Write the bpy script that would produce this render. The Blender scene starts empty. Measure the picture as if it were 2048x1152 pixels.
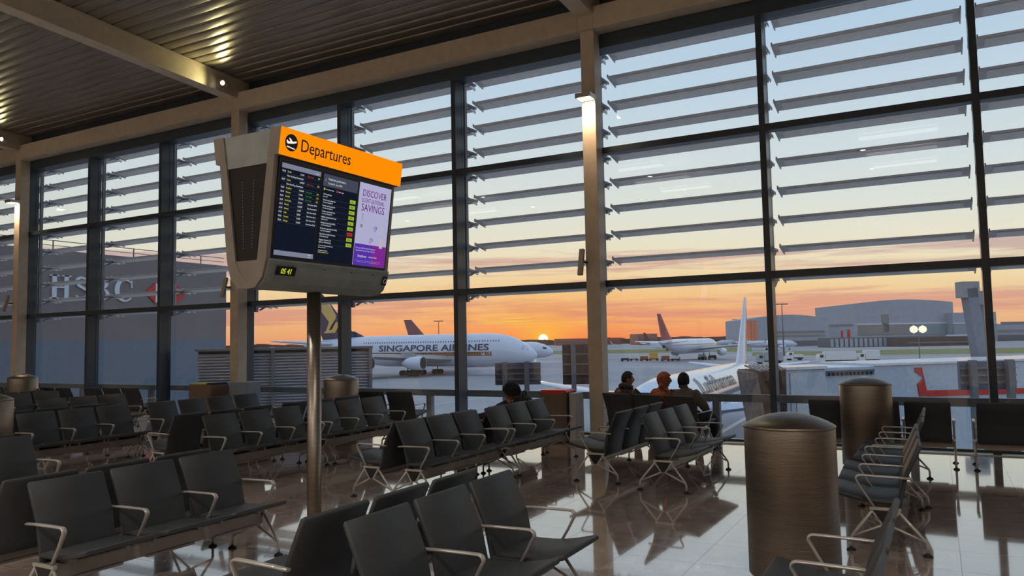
import bpy, bmesh, math, random
from mathutils import Vector, Matrix
random.seed(7)
PI = math.pi
SC = bpy.context.scene
COL = SC.collection

# ------------------------------------------------------------------ camera
EYE = 1.74
FOC, PITCH, ROLL, YAW = 1541.5, .0686, -.0192, .5016
_c, _s = math.cos(YAW), math.sin(YAW)
FWD = Vector((-_s*math.cos(PITCH), _c*math.cos(PITCH), math.sin(PITCH)))
_rt = Vector((_c, _s, 0)); _up = _rt.cross(FWD)
RT = _rt*math.cos(ROLL) + _up*math.sin(ROLL)
UP = _rt*-math.sin(ROLL) + _up*math.cos(ROLL)
cam = bpy.data.objects.new('camera', bpy.data.cameras.new('camera'))
COL.objects.link(cam)
M = Matrix((RT, UP, -FWD)).transposed().to_4x4(); M.translation = Vector((0, 0, EYE))
cam.matrix_world = M
cam.data.sensor_width = 36; cam.data.lens = 36*FOC/2048
cam.data.clip_start = .05; cam.data.clip_end = 20000
SC.camera = cam

def cw(r, d):
    """plan position r metres right of and d metres ahead of the camera -> world x, y"""
    return Vector((r*_c - d*_s, r*_s + d*_c))

def L1(v):
    v /= 255.
    return v/12.92 if v <= .04045 else ((v+.055)/1.055)**2.4
def rgb(r, g, b): return (L1(r), L1(g), L1(b), 1)

# ------------------------------------------------------------------ view
SC.view_settings.view_transform = 'Standard'
SC.view_settings.look = 'None'
SC.view_settings.gamma = 1
SC.view_settings.use_curve_mapping = False
SC.view_settings.exposure = 0.0
SC.cycles.use_denoising = True
SC.cycles.max_bounces = 10
SC.cycles.transparent_max_bounces = 24
SC.cycles.sample_clamp_indirect = 6

# ------------------------------------------------------------------ world: sunrise sky
SUN_AZ = math.radians(26.5)      # towards -X from +Y
SUN = Vector((-math.sin(SUN_AZ), math.cos(SUN_AZ), .0020)).normalized()
W = bpy.data.worlds.new('world'); SC.world = W; W.use_nodes = True
NT = W.node_tree; NT.nodes.clear()
def nd(nt, t, **k):
    n = nt.nodes.new(t)
    for a, b in k.items(): setattr(n, a, b)
    return n
def mth(nt, op, a, b=None, c=None, clamp=False):
    n = nd(nt, 'ShaderNodeMath', operation=op); n.use_clamp = clamp
    for i, v in enumerate((a, b, c)):
        if v is None: continue
        if isinstance(v, (int, float)): n.inputs[i].default_value = v
        else: nt.links.new(v, n.inputs[i])
    return n.outputs[0]
def ramp(nt, fac, stops, interp='LINEAR'):
    n = nd(nt, 'ShaderNodeValToRGB'); cr = n.color_ramp; cr.interpolation = interp
    while len(cr.elements) < len(stops): cr.elements.new(.5)
    for e, (p, c) in zip(cr.elements, stops):
        e.position = p; e.color = c if len(c) == 4 else (*c, 1)
    nt.links.new(fac, n.inputs[0]); return n.outputs[0]
def mix(nt, f, a, b, mode='MIX'):
    n = nd(nt, 'ShaderNodeMix', data_type='RGBA', blend_type=mode)
    if isinstance(f, (int, float)): n.inputs[0].default_value = f
    else: nt.links.new(f, n.inputs[0])
    for i, v in ((6, a), (7, b)):
        if isinstance(v, tuple): n.inputs[i].default_value = v
        else: nt.links.new(v, n.inputs[i])
    return n.outputs[2]
tc = nd(NT, 'ShaderNodeTexCoord')
nrm = nd(NT, 'ShaderNodeVectorMath', operation='NORMALIZE'); NT.links.new(tc.outputs['Generated'], nrm.inputs[0])
sep = nd(NT, 'ShaderNodeSeparateXYZ'); NT.links.new(nrm.outputs[0], sep.inputs[0])
elev = sep.outputs[2]
dot = nd(NT, 'ShaderNodeVectorMath', operation='DOT_PRODUCT')
NT.links.new(nrm.outputs[0], dot.inputs[0]); dot.inputs[1].default_value = SUN
ang = mth(NT, 'ARCCOSINE', mth(NT, 'MINIMUM', dot.outputs['Value'], .999999))
far = ramp(NT, elev, [(0, rgb(228, 168, 128)), (.03, rgb(236, 192, 142)), (.068, rgb(241, 219, 174)), (.1, rgb(236, 228, 203)),
     (.14, rgb(227, 228, 216)), (.2, rgb(213, 223, 225)), (.31, rgb(190, 211, 228)), (.42, rgb(172, 200, 228)), (.7, rgb(196, 214, 238)), (1, rgb(200, 218, 242))])
near = ramp(NT, elev, [(0, rgb(248, 124, 70)), (.012, rgb(252, 148, 82)), (.035, rgb(252, 172, 96)), (.06, rgb(248, 192, 124)),
     (.085, rgb(243, 212, 162)), (.12, rgb(238, 226, 196)), (.16, rgb(229, 228, 214)), (.3, rgb(196, 214, 228)), (.6, rgb(196, 214, 238)), (1, rgb(200, 218, 242))])
gn = mth(NT, 'POWER', mth(NT, 'SUBTRACT', 1, mth(NT, 'DIVIDE', ang, .62), clamp=True), 1.3)
sky = mix(NT, gn, far, near)
# cloud streaks, stretched along the horizon
vm = nd(NT, 'ShaderNodeVectorMath', operation='MULTIPLY'); NT.links.new(nrm.outputs[0], vm.inputs[0]); vm.inputs[1].default_value = (6, 6, 105)
nz = nd(NT, 'ShaderNodeTexNoise'); nz.inputs['Scale'].default_value = 1.0; nz.inputs['Detail'].default_value = 7; nz.inputs['Roughness'].default_value = .58
nz.inputs['Distortion'].default_value = .35
NT.links.new(vm.outputs[0], nz.inputs['Vector'])
band = ramp(NT, elev, [(0, (0, 0, 0)), (.012, (.25,)*3), (.03, (1.0,)*3), (.05, (.75,)*3), (.066, (.35,)*3), (.088, (1.0,)*3), (.108, (1.0,)*3), (.122, (.12,)*3), (.2, (0,)*3)])
vm3 = nd(NT, 'ShaderNodeVectorMath', operation='MULTIPLY'); NT.links.new(nrm.outputs[0], vm3.inputs[0]); vm3.inputs[1].default_value = (2.6, 2.6, 38)
nz3 = nd(NT, 'ShaderNodeTexNoise'); nz3.inputs['Scale'].default_value = 1.0; nz3.inputs['Detail'].default_value = 3; NT.links.new(vm3.outputs[0], nz3.inputs['Vector'])
nmix = mth(NT, 'ADD', mth(NT, 'MULTIPLY', nz.outputs[0], .6), mth(NT, 'MULTIPLY', nz3.outputs[0], .42))
cm = mth(NT, 'SUBTRACT', nmix, mth(NT, 'SUBTRACT', .72, mth(NT, 'MULTIPLY', band, .33)))
cm = mth(NT, 'MULTIPLY', cm, 9, clamp=True)
ccol = mix(NT, gn, rgb(200, 170, 165), rgb(232, 138, 100))
ccol2 = ramp(NT, elev, [(0, rgb(225, 130, 95)), (.04, rgb(226, 150, 120)), (.08, rgb(205, 172, 160)), (.12, rgb(198, 178, 178))])
ccol = mix(NT, .6, ccol, ccol2)
sky = mix(NT, mth(NT, 'MULTIPLY', cm, .9), sky, ccol)
# thin bright lit edges near the sun
vm2 = nd(NT, 'ShaderNodeVectorMath', operation='MULTIPLY'); NT.links.new(nrm.outputs[0], vm2.inputs[0]); vm2.inputs[1].default_value = (9, 9, 260)
nz2 = nd(NT, 'ShaderNodeTexNoise'); nz2.inputs['Scale'].default_value = 1.0; nz2.inputs['Detail'].default_value = 4; NT.links.new(vm2.outputs[0], nz2.inputs['Vector'])
st = mth(NT, 'MULTIPLY', mth(NT, 'SUBTRACT', nz2.outputs[0], .52), 7, clamp=True)
bnd2 = ramp(NT, elev, [(.018, (0, 0, 0)), (.024, (1,)*3), (.034, (1,)*3), (.042, (0, 0, 0))])
st = mth(NT, 'MULTIPLY', mth(NT, 'MULTIPLY', st, bnd2), mth(NT, 'SUBTRACT', 1, mth(NT, 'DIVIDE', ang, .10), clamp=True))
sky = mix(NT, mth(NT, 'MULTIPLY', st, 2, clamp=True), sky, rgb(255, 215, 70))
# glow and disc of the sun
glow = mth(NT, 'POWER', mth(NT, 'SUBTRACT', 1, mth(NT, 'DIVIDE', ang, .075), clamp=True), 2.2)
sky = mix(NT, mth(NT, 'MULTIPLY', glow, .9), sky, rgb(255, 190, 60))
disc = mth(NT, 'SUBTRACT', 1, mth(NT, 'MULTIPLY', mth(NT, 'SUBTRACT', ang, .0040), 420, clamp=True), clamp=True)
sky = mix(NT, disc, sky, (6, 4.6, 2.2, 1))
below = mth(NT, 'GREATER_THAN', mth(NT, 'MULTIPLY', elev, -1), .002)
sky = mix(NT, below, sky, rgb(120, 112, 112))
bg = nd(NT, 'ShaderNodeBackground'); NT.links.new(sky, bg.inputs[0]); bg.inputs[1].default_value = 1.14
wo = nd(NT, 'ShaderNodeOutputWorld'); NT.links.new(bg.outputs[0], wo.inputs[0])

sl = bpy.data.lights.new('sun', 'SUN'); sl.energy = .06; sl.angle = math.radians(.9); sl.color = (1, .5, .2)
so = bpy.data.objects.new('sun', sl); COL.objects.link(so)
so.rotation_euler = Vector((SUN.x, SUN.y, .03)).to_track_quat('Z', 'Y').to_euler()

# ------------------------------------------------------------------ materials
def mat(name, col, rough=.5, metal=0, spec=.5, emit=None, es=1, bump=None, coat=0):
    m = bpy.data.materials.new(name); m.use_nodes = True
    nt = m.node_tree; b = nt.nodes['Principled BSDF']
    b.inputs['Base Color'].default_value = col
    b.inputs['Roughness'].default_value = rough; b.inputs['Metallic'].default_value = metal
    b.inputs['Specular IOR Level'].default_value = spec; b.inputs['Coat Weight'].default_value = coat
    if emit: b.inputs['Emission Color'].default_value = emit; b.inputs['Emission Strength'].default_value = es
    # slight procedural variation of tone
    tcn = nd(nt, 'ShaderNodeTexCoord'); n = nd(nt, 'ShaderNodeTexNoise'); n.inputs['Scale'].default_value = bump[0] if bump else 6
    n.inputs['Detail'].default_value = 4
    nt.links.new(tcn.outputs['Object'], n.inputs['Vector'])
    v = bump[2] if bump and len(bump) > 2 else .08
    lo = tuple(c*(1-v) for c in col[:3])+(1,); hi = tuple(min(1, c*(1+v)) for c in col[:3])+(1,)
    nt.links.new(ramp(nt, n.outputs[0], [(.3, lo), (.7, hi)]), b.inputs['Base Color'])
    if bump:
        bn = nd(nt, 'ShaderNodeBump'); bn.inputs['Strength'].default_value = bump[1]; bn.inputs['Distance'].default_value = .01
        nt.links.new(n.outputs[0], bn.inputs['Height']); nt.links.new(bn.outputs[0], b.inputs['Normal'])
    return m
def emis(name, col, s=1.):
    m = bpy.data.materials.new(name); m.use_nodes = True; nt = m.node_tree; nt.nodes.clear()
    e = nd(nt, 'ShaderNodeEmission'); e.inputs[0].default_value = col; e.inputs[1].default_value = s
    o = nd(nt, 'ShaderNodeOutputMaterial'); nt.links.new(e.outputs[0], o.inputs[0]); return m

PAINT = mat('cream_paint', rgb(186, 174, 156), .42)
FRAME = mat('blue_black_frame', rgb(54, 66, 78), .35)
ALU = mat('alu', rgb(178, 174, 168), .32, .4)
ALUD = mat('beam_alu', rgb(146, 138, 132), .4, .3)
SHELL = mat('seat_shell', rgb(49, 52, 56), .55, bump=(260, .12, .1))
BLACK = mat('black_rubber', rgb(14, 14, 15), .6)
BLADE = mat('louvre_metal', rgb(225, 222, 222), .5, .1)
BLADEP = mat('louvre_perforated_panel', rgb(250, 250, 252), .5)
DARK = mat('dark_panel', rgb(20, 21, 24), .35)
SIGNM = mat('sign_body', rgb(140, 132, 122), .45, .3)
SIGNG = mat('sign_grey', rgb(150, 156, 152), .45, .3)
ORANGE = emis('orange_lit', rgb(255, 143, 4), 1.0)
WHITEL = emis('warm_white_lit', (1, .93, .75, 1), 1.0)
GLYPH = mat('sign_lettering', rgb(40, 20, 12), .6)
SCRB = emis('screen_navy', rgb(20, 26, 40), .9)
SCRH = emis('screen_grey_bar', rgb(130, 132, 152), .9)
SCRD = emis('screen_slate', rgb(70, 74, 90), .9)
TXW = emis('screen_white', rgb(205, 205, 210), .9)
TXY = emis('screen_yellow', rgb(205, 195, 70), .9)
TXR = emis('screen_red', rgb(175, 50, 45), .9)
TXG = emis('screen_green', rgb(60, 140, 50), .9)
TXL = emis('screen_lime', rgb(160, 185, 50), .9)
TXP = emis('screen_purple', rgb(105, 30, 130), .9)
SCRL = emis('screen_lilac', rgb(176, 174, 208), .95)
SCRP = emis('screen_violet', rgb(88, 52, 172), .9)
SCRM = emis('screen_magenta', rgb(128, 44, 150), .9)
LED = emis('led_lime', rgb(205, 225, 40), 1.0)
LAMP = emis('lamp_face', (1, .9, .7, 1), 14)
SPOTF = emis('spot_face', (1, .93, .6, 1), 9)
RED = mat('red_paint', rgb(190, 42, 40), .45)
WHT = mat('white_paint', rgb(225, 228, 232), .35, coat=.3)
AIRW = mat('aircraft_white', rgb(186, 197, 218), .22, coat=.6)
AIRG = mat('aircraft_grey', rgb(140, 144, 152), .45)
NAVY = mat('navy_paint', rgb(38, 42, 78), .35)
GOLD = mat('gold_paint', rgb(205, 170, 100), .4)
TYRE = mat('tyre', rgb(30, 30, 32), .8)
HGR = mat('hangar_cladding', rgb(150, 158, 172), .7, bump=(.2, .0, .06))
HGD = mat('hangar_dark', rgb(96, 100, 108), .8)
SIGNR = mat('sign_back', rgb(112, 110, 122), .6, bump=(3, .1, .18))
RUST = mat('sign_back_brown', rgb(98, 72, 66), .7, bump=(9, .3, .3))
BRIDGE = mat('bridge_panel', rgb(178, 196, 216), .3, .1)
BLUEG = mat('blue_grey_cladding', rgb(96, 112, 130), .5)
GREYW = mat('grey_cladding', rgb(116, 110, 114), .6, bump=(.5, .0, .07))
LETTER = mat('pale_letters', rgb(200, 212, 228), .4)
SKIN = mat('skin', rgb(128, 84, 62), .55)
SKIN2 = mat('skin_warm', rgb(150, 98, 72), .55)
HAIR = mat('hair', rgb(14, 12, 13), .7, bump=(90, .6, .2))
ORCL = mat('orange_cloth', rgb(150, 84, 54), .85, bump=(25, .35, .14))
GRCL = mat('grey_cloth', rgb(70, 68, 74), .9, bump=(40, .3, .12))
DKCL = mat('dark_cloth', rgb(26, 28, 36), .9, bump=(40, .3, .12))
OLCL = mat('taupe_cloth', rgb(88, 82, 76), .9, bump=(40, .3, .12))
TRBN = mat('turban_cloth', rgb(12, 12, 16), .9, bump=(30, .5, .1))
CONC = mat('kerb_stone', rgb(205, 202, 190), .3)
VEHW = mat('vehicle_white', rgb(205, 210, 216), .4)
VEHY = mat('vehicle_yellow', rgb(205, 165, 60), .5)
VEHD = mat('vehicle_dark', rgb(50, 48, 50), .7)
FOLI = mat('treeline', rgb(104, 74, 64), .95, bump=(.05, .0, .3))  # warm, lightened brown: sunrise haze put into the foliage colour
TARW = mat('marking_white', rgb(190, 190, 185), .6)

def steel():
    m = bpy.data.materials.new('brushed_steel'); m.use_nodes = True; nt = m.node_tree; b = nt.nodes['Principled BSDF']
    b.inputs['Metallic'].default_value = .95; b.inputs['Roughness'].default_value = .33
    b.inputs['Anisotropic'].default_value = .6
    t = nd(nt, 'ShaderNodeTexCoord'); mp = nd(nt, 'ShaderNodeMapping'); mp.inputs['Scale'].default_value = (3, 3, 220)
    nt.links.new(t.outputs['Object'], mp.inputs[0])
    n = nd(nt, 'ShaderNodeTexNoise'); n.inputs['Scale'].default_value = 2; nt.links.new(mp.outputs[0], n.inputs['Vector'])
    nt.links.new(ramp(nt, n.outputs[0], [(.3, rgb(122, 113, 104)), (.7, rgb(152, 142, 132))]), b.inputs['Base Color'])
    bn = nd(nt, 'ShaderNodeBump'); bn.inputs['Strength'].default_value = .06
    nt.links.new(n.outputs[0], bn.inputs['Height']); nt.links.new(bn.outputs[0], b.inputs['Normal'])
    return m
STEEL = steel()
def perf():
    """brushed steel sheet punched with small round holes, in staggered rows round the drum"""
    m = STEEL.copy(); m.name = 'perforated_steel'; nt = m.node_tree; b = nt.nodes['Principled BSDF']
    b.inputs['Roughness'].default_value = .4
    t = nd(nt, 'ShaderNodeTexCoord'); s = nd(nt, 'ShaderNodeSeparateXYZ'); nt.links.new(t.outputs['Object'], s.inputs[0])
    a = mth(nt, 'ARCTAN2', s.outputs[1], s.outputs[0])
    u = mth(nt, 'MULTIPLY', a, 190/(2*PI)); v = mth(nt, 'MULTIPLY', s.outputs[2], 100)
    u2 = mth(nt, 'ADD', u, mth(nt, 'MULTIPLY', mth(nt, 'FLOOR', v), .5))
    fu = mth(nt, 'SUBTRACT', mth(nt, 'FRACT', u2), .5); fv = mth(nt, 'SUBTRACT', mth(nt, 'FRACT', v), .5)
    r = mth(nt, 'SQRT', mth(nt, 'ADD', mth(nt, 'MULTIPLY', fu, fu), mth(nt, 'MULTIPLY', fv, fv)))
    hole = mth(nt, 'LESS_THAN', r, .27)
    old = b.inputs['Base Color'].links[0].from_socket
    nt.links.new(mix(nt, hole, old, rgb(88, 80, 74)), b.inputs['Base Color'])
    return m
PERF = perf()
def glass():
    m = bpy.data.materials.new('window_glass'); m.use_nodes = True; nt = m.node_tree; nt.nodes.clear()
    tr = nd(nt, 'ShaderNodeBsdfTransparent'); tr.inputs[0].default_value = (.955, .965, .965, 1)
    gl = nd(nt, 'ShaderNodeBsdfGlossy'); gl.inputs['Roughness'].default_value = .0; gl.inputs[0].default_value = (.9, .95, 1, 1)
    lw = nd(nt, 'ShaderNodeLayerWeight'); p = mth(nt, 'POWER', lw.outputs['Facing'], 4.0)
    f = mth(nt, 'ADD', mth(nt, 'MULTIPLY', p, .7), .045, clamp=True)
    mx = nd(nt, 'ShaderNodeMixShader'); nt.links.new(f, mx.inputs[0]); nt.links.new(tr.outputs[0], mx.inputs[1]); nt.links.new(gl.outputs[0], mx.inputs[2])
    o = nd(nt, 'ShaderNodeOutputMaterial'); nt.links.new(mx.outputs[0], o.inputs[0]); return m
GLASS = glass()
def floor_mat():
    m = bpy.data.materials.new('polished_stone_tiles'); m.use_nodes = True; nt = m.node_tree; b = nt.nodes['Principled BSDF']
    t = nd(nt, 'ShaderNodeTexCoord'); s = nd(nt, 'ShaderNodeSeparateXYZ'); nt.links.new(t.outputs['Object'], s.inputs[0])
    u = mth(nt, 'DIVIDE', mth(nt, 'SUBTRACT', s.outputs[0], .073), .6); v = mth(nt, 'DIVIDE', s.outputs[1], .6)
    g = .009
    lu = mth(nt, 'LESS_THAN', mth(nt, 'FRACT', u), g); lv = mth(nt, 'LESS_THAN', mth(nt, 'FRACT', v), g)
    line = mth(nt, 'MAXIMUM', lu, lv)
    cx = nd(nt, 'ShaderNodeCombineXYZ'); nt.links.new(mth(nt, 'FLOOR', u), cx.inputs[0]); nt.links.new(mth(nt, 'FLOOR', v), cx.inputs[1])
    wn = nd(nt, 'ShaderNodeTexWhiteNoise'); nt.links.new(cx.outputs[0], wn.inputs[0])
    n = nd(nt, 'ShaderNodeTexNoise'); n.inputs['Scale'].default_value = 7; n.inputs['Detail'].default_value = 8; n.inputs['Roughness'].default_value = .65
    nt.links.new(t.outputs['Object'], n.inputs['Vector'])
    base = ramp(nt, n.outputs[0], [(.25, rgb(120, 102, 92)), (.5, rgb(166, 148, 138)), (.75, rgb(192, 178, 168))])
    base = mix(nt, mth(nt, 'MULTIPLY', wn.outputs[0], .3), base, rgb(112, 98, 90))
    base = mix(nt, line, base, rgb(40, 38, 36))
    nt.links.new(base, b.inputs['Base Color'])
    nt.links.new(mth(nt, 'ADD', mth(nt, 'MULTIPLY', n.outputs[0], .06), mth(nt, 'ADD', .045, mth(nt, 'MULTIPLY', line, .3))), b.inputs['Roughness'])
    b.inputs['IOR'].default_value = 2.9; b.inputs['Specular IOR Level'].default_value = .6
    b.inputs['Coat Weight'].default_value = .7; b.inputs['Coat Roughness'].default_value = .03; b.inputs['Coat IOR'].default_value = 1.9
    bn = nd(nt, 'ShaderNodeBump'); bn.inputs['Strength'].default_value = .015; nt.links.new(n.outputs[0], bn.inputs['Height']); nt.links.new(bn.outputs[0], b.inputs['Normal'])
    return m
def apron_mat():
    m = bpy.data.materials.new('apron_concrete'); m.use_nodes = True; nt = m.node_tree; b = nt.nodes['Principled BSDF']
    t = nd(nt, 'ShaderNodeTexCoord'); n = nd(nt, 'ShaderNodeTexNoise'); n.inputs['Scale'].default_value = .03; n.inputs['Detail'].default_value = 8
    nt.links.new(t.outputs['Object'], n.inputs['Vector'])
    s = nd(nt, 'ShaderNodeSeparateXYZ'); nt.links.new(t.outputs['Object'], s.inputs[0])
    l = mth(nt, 'MAXIMUM', mth(nt, 'LESS_THAN', mth(nt, 'FRACT', mth(nt, 'DIVIDE', s.outputs[0], 6)), .012), mth(nt, 'LESS_THAN', mth(nt, 'FRACT', mth(nt, 'DIVIDE', s.outputs[1], 6)), .012))
    c = ramp(nt, n.outputs[0], [(.3, rgb(140, 141, 147)), (.7, rgb(164, 164, 169))])
    nt.links.new(mix(nt, mth(nt, 'MULTIPLY', l, .5), c, rgb(80, 80, 82)), b.inputs['Base Color'])
    b.inputs['Roughness'].default_value = .85; b.inputs['Specular IOR Level'].default_value = .15
    return m
def ceil_mat():
    m = bpy.data.materials.new('ribbed_metal_ceiling'); m.use_nodes = True; nt = m.node_tree; b = nt.nodes['Principled BSDF']
    t = nd(nt, 'ShaderNodeTexCoord'); mp = nd(nt, 'ShaderNodeMapping'); mp.inputs['Scale'].default_value = (1, 20, 20); nt.links.new(t.outputs['Object'], mp.inputs[0])
    n = nd(nt, 'ShaderNodeTexNoise'); n.inputs['Scale'].default_value = 1.2; n.inputs['Detail'].default_value = 3; nt.links.new(mp.outputs[0], n.inputs['Vector'])
    nt.links.new(ramp(nt, n.outputs[0], [(.3, rgb(128, 120, 112)), (.7, rgb(152, 144, 134))]), b.inputs['Base Color'])
    b.inputs['Roughness'].default_value = .36; b.inputs['Metallic'].default_value = .55
    bn = nd(nt, 'ShaderNodeBump'); bn.inputs['Strength'].default_value = .05; nt.links.new(n.outputs[0], bn.inputs['Height']); nt.links.new(bn.outputs[0], b.inputs['Normal'])
    return m
FLOORM, APRON, CEILM = floor_mat(), apron_mat(), ceil_mat()
GRASS = mat('grass', rgb(112, 116, 62), .95, bump=(.05, 0, .2))

# ------------------------------------------------------------------ mesh helpers
def link(name, me, m=None, parent=None, smooth=False):
    o = bpy.data.objects.new(name, me); COL.objects.link(o)
    if m is not None and not me.materials:
        for x in (m if isinstance(m, (list, tuple)) else [m]): me.materials.append(x)
    if parent: o.parent = parent
    if smooth:
        for p in me.polygons: p.use_smooth = True
    return o
class MB:
    def __init__(s): s.b = bmesh.new(); s.mi = 0
    def box(s, c, d, R=None, bev=0):
        """box centred at c with dims d, optional rotation matrix"""
        v0 = len(s.b.verts)
        r = bmesh.ops.create_cube(s.b, size=1)
        mt = Matrix.Translation(c) @ ((R or Matrix.Identity(3)).to_4x4()) @ Matrix.Diagonal((*d, 1))
        bmesh.ops.transform(s.b, matrix=mt, verts=r['verts'])
        fs = {f for v in r['verts'] for f in v.link_faces}
        for f in fs: f.material_index = s.mi
        if bev:
            es = {e for v in r['verts'] for e in v.link_edges}
            q = bmesh.ops.bevel(s.b, geom=list(es), offset=bev, segments=2, affect='EDGES', profile=.6)
            for f in q['faces']: f.material_index = s.mi
        return s
    def bb(s, x0, x1, y0, y1, z0, z1, bev=0):
        return s.box(((x0+x1)/2, (y0+y1)/2, (z0+z1)/2), (abs(x1-x0), abs(y1-y0), abs(z1-z0)), bev=bev)
    def bar(s, a, b, w, h=None, bev=0, up=(0, 0, 1)):
        a, b = Vector(a), Vector(b); d = b-a; x = d.normalized(); u = Vector(up)
        if abs(x.dot(u)) > .99: u = Vector((0, 1, 0))
        y = u.cross(x).normalized(); z = x.cross(y)
        return s.box((a+b)/2, (d.length, w, h or w), Matrix((x, y, z)).transposed(), bev)
    def tube(s, pts, r, seg=10, caps=True):
        pts = [Vector(p) for p in pts]; rings = []
        n = len(pts); rr = r if isinstance(r, (list, tuple)) else [r]*n
        prev = None
        for i, p in enumerate(pts):
            t = ((pts[min(i+1, n-1)]-p).normalized() + (p-pts[max(i-1, 0)]).normalized()).normalized()
            if prev is None:
                u = Vector((0, 0, 1)) if abs(t.z) < .95 else Vector((1, 0, 0))
                u = (u - t*u.dot(t)).normalized()
            else: u = (prev - t*prev.dot(t)).normalized()
            prev = u; v = t.cross(u)
            rings.append([s.b.verts.new(p + (u*math.cos(2*PI*k/seg)+v*math.sin(2*PI*k/seg))*rr[i]) for k in range(seg)])
        for a, b in zip(rings, rings[1:]):
            for k in range(seg):
                f = s.b.faces.new((a[k], a[(k+1) % seg], b[(k+1) % seg], b[k])); f.material_index = s.mi; f.smooth = True
        if caps:
            for q in (rings[0][::-1], rings[-1]):
                f = s.b.faces.new(q); f.material_index = s.mi
        return s
    def lathe(s, prof, seg=32, c=(0, 0, 0), axis='z', sx=1, sy=1):
        """prof = [(r, h)], rings about z (or x) through c"""
        rings = []
        for r, h in prof:
            ring = []
            for k in range(seg):
                a = 2*PI*k/seg
                if axis == 'z': p = (c[0]+r*math.cos(a)*sx, c[1]+r*math.sin(a)*sy, c[2]+h)
                elif axis == 'x': p = (c[0]+h, c[1]+r*math.cos(a), c[2]+r*math.sin(a))
                else: p = (c[0]+r*math.cos(a), c[1]+h, c[2]+r*math.sin(a))
                ring.append(s.b.verts.new(p))
            rings.append(ring)
        for a, b in zip(rings, rings[1:]):
            for k in range(seg):
                f = s.b.faces.new((a[k], a[(k+1) % seg], b[(k+1) % seg], b[k])); f.material_index = s.mi; f.smooth = True
        for q in (rings[0][::-1], rings[-1]):
            f = s.b.faces.new(q); f.material_index = s.mi
        return s
    def prism(s, poly, f3, t0, t1):
        """extrude 2-D polygon; f3(u, v, t) -> point"""
        A = [s.b.verts.new(f3(u, v, t0)) for u, v in poly]; B = [s.b.verts.new(f3(u, v, t1)) for u, v in poly]
        n = len(poly)
        for q in (A[::-1], B): 
            f = s.b.faces.new(q); f.material_index = s.mi
        for k in range(n):
            f = s.b.faces.new((A[k], A[(k+1) % n], B[(k+1) % n], B[k])); f.material_index = s.mi
        return s
    def loft(s, secs, caps=True, smooth=True):
        R = [[s.b.verts.new(p) for p in sec] for sec in secs]; n = len(R[0])
        for a, b in zip(R, R[1:]):
            for k in range(n):
                f = s.b.faces.new((a[k], a[(k+1) % n], b[(k+1) % n], b[k])); f.material_index = s.mi; f.smooth = smooth
        if caps:
            for q in (R[0][::-1], R[-1]):
                f = s.b.faces.new(q); f.material_index = s.mi
        return s
    def done(s, name, m, parent=None):
        bmesh.ops.recalc_face_normals(s.b, faces=s.b.faces)
        me = bpy.data.meshes.new(name); s.b.to_mesh(me); s.b.free()
        return link(name, me, m, parent)
def empty(name, loc, rz=0):
    o = bpy.data.objects.new(name, None); COL.objects.link(o); o.location = loc; o.rotation_euler = (0, 0, rz); o.empty_display_size = .1; return o
def tag(o, label, cat, group=None, kind=None):
    if label: o['label'] = label
    if cat: o['category'] = cat
    if group: o['group'] = group
    if kind: o['kind'] = kind
    return o
def struct(o): o['kind'] = 'structure'; return o
def copy_tree(o, parent=None):
    c = o.copy(); COL.objects.link(c)
    if parent: c.parent = parent
    for ch in [x for x in ALLKIDS(o)]: copy_tree(ch, c)
    return c
def ALLKIDS(o): return [x for x in bpy.data.objects if x.parent == o]
_tm = {}
def text_mesh(txt, size, depth=.002, align='LEFT', sx=1.0, shear=0, bold=0):
    cu = bpy.data.curves.new('t', 'FONT'); cu.body = txt; cu.size = size; cu.extrude = depth; cu.align_x = align; cu.shear = shear
    cu.resolution_u = 3; cu.offset = bold
    o = bpy.data.objects.new('t', cu); COL.objects.link(o)
    dg = bpy.context.evaluated_depsgraph_get(); dg.update()
    me = bpy.data.meshes.new_from_object(o.evaluated_get(dg))
    bpy.data.objects.remove(o); bpy.data.curves.remove(cu)
    if sx != 1:
        for v in me.vertices: v.co.x *= sx
    me.materials.clear(); me.name = 'lettering'
    return me

# ------------------------------------------------------------------ structure: floor, ceiling, walls
GZ = EYE-8.6            # apron level
D0 = 12.86              # inner face of the mullions
XL, XR = -44.0, 12.5
floor = struct(MB().bb(XL, XR, -12, D0-.02, -.25, 0).done('floor', FLOORM))
thr = struct(MB().bb(XL, XR, D0-.02, D0+.42, -.25, .012, bev=.003).done('trim_1', CONC))
SL = -.053
def cz(y): return 8.02 + SL*(y-12.5)
# ribbed planks running along X, in a run of profile points from the facade back
mb = MB(); prof = []
y = 12.84; k = 0
while y > -12:
    z = cz(y)
    prof += [(y, z+.03), (y-.004, z+.012), (y-.012, z+.003), (y-.04, z-.003), (y-.13, z-.007), (y-.22, z-.003), (y-.248, z+.003), (y-.256, z+.012), (y-.26, z+.03)]
    y -= .27
A = [mb.b.verts.new((XL, a, b)) for a, b in prof]; B = [mb.b.verts.new((XR, a, b)) for a, b in prof]
for i in range(len(prof)-1):
    f = mb.b.faces.new((A[i], A[i+1], B[i+1], B[i])); f.smooth = True
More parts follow.
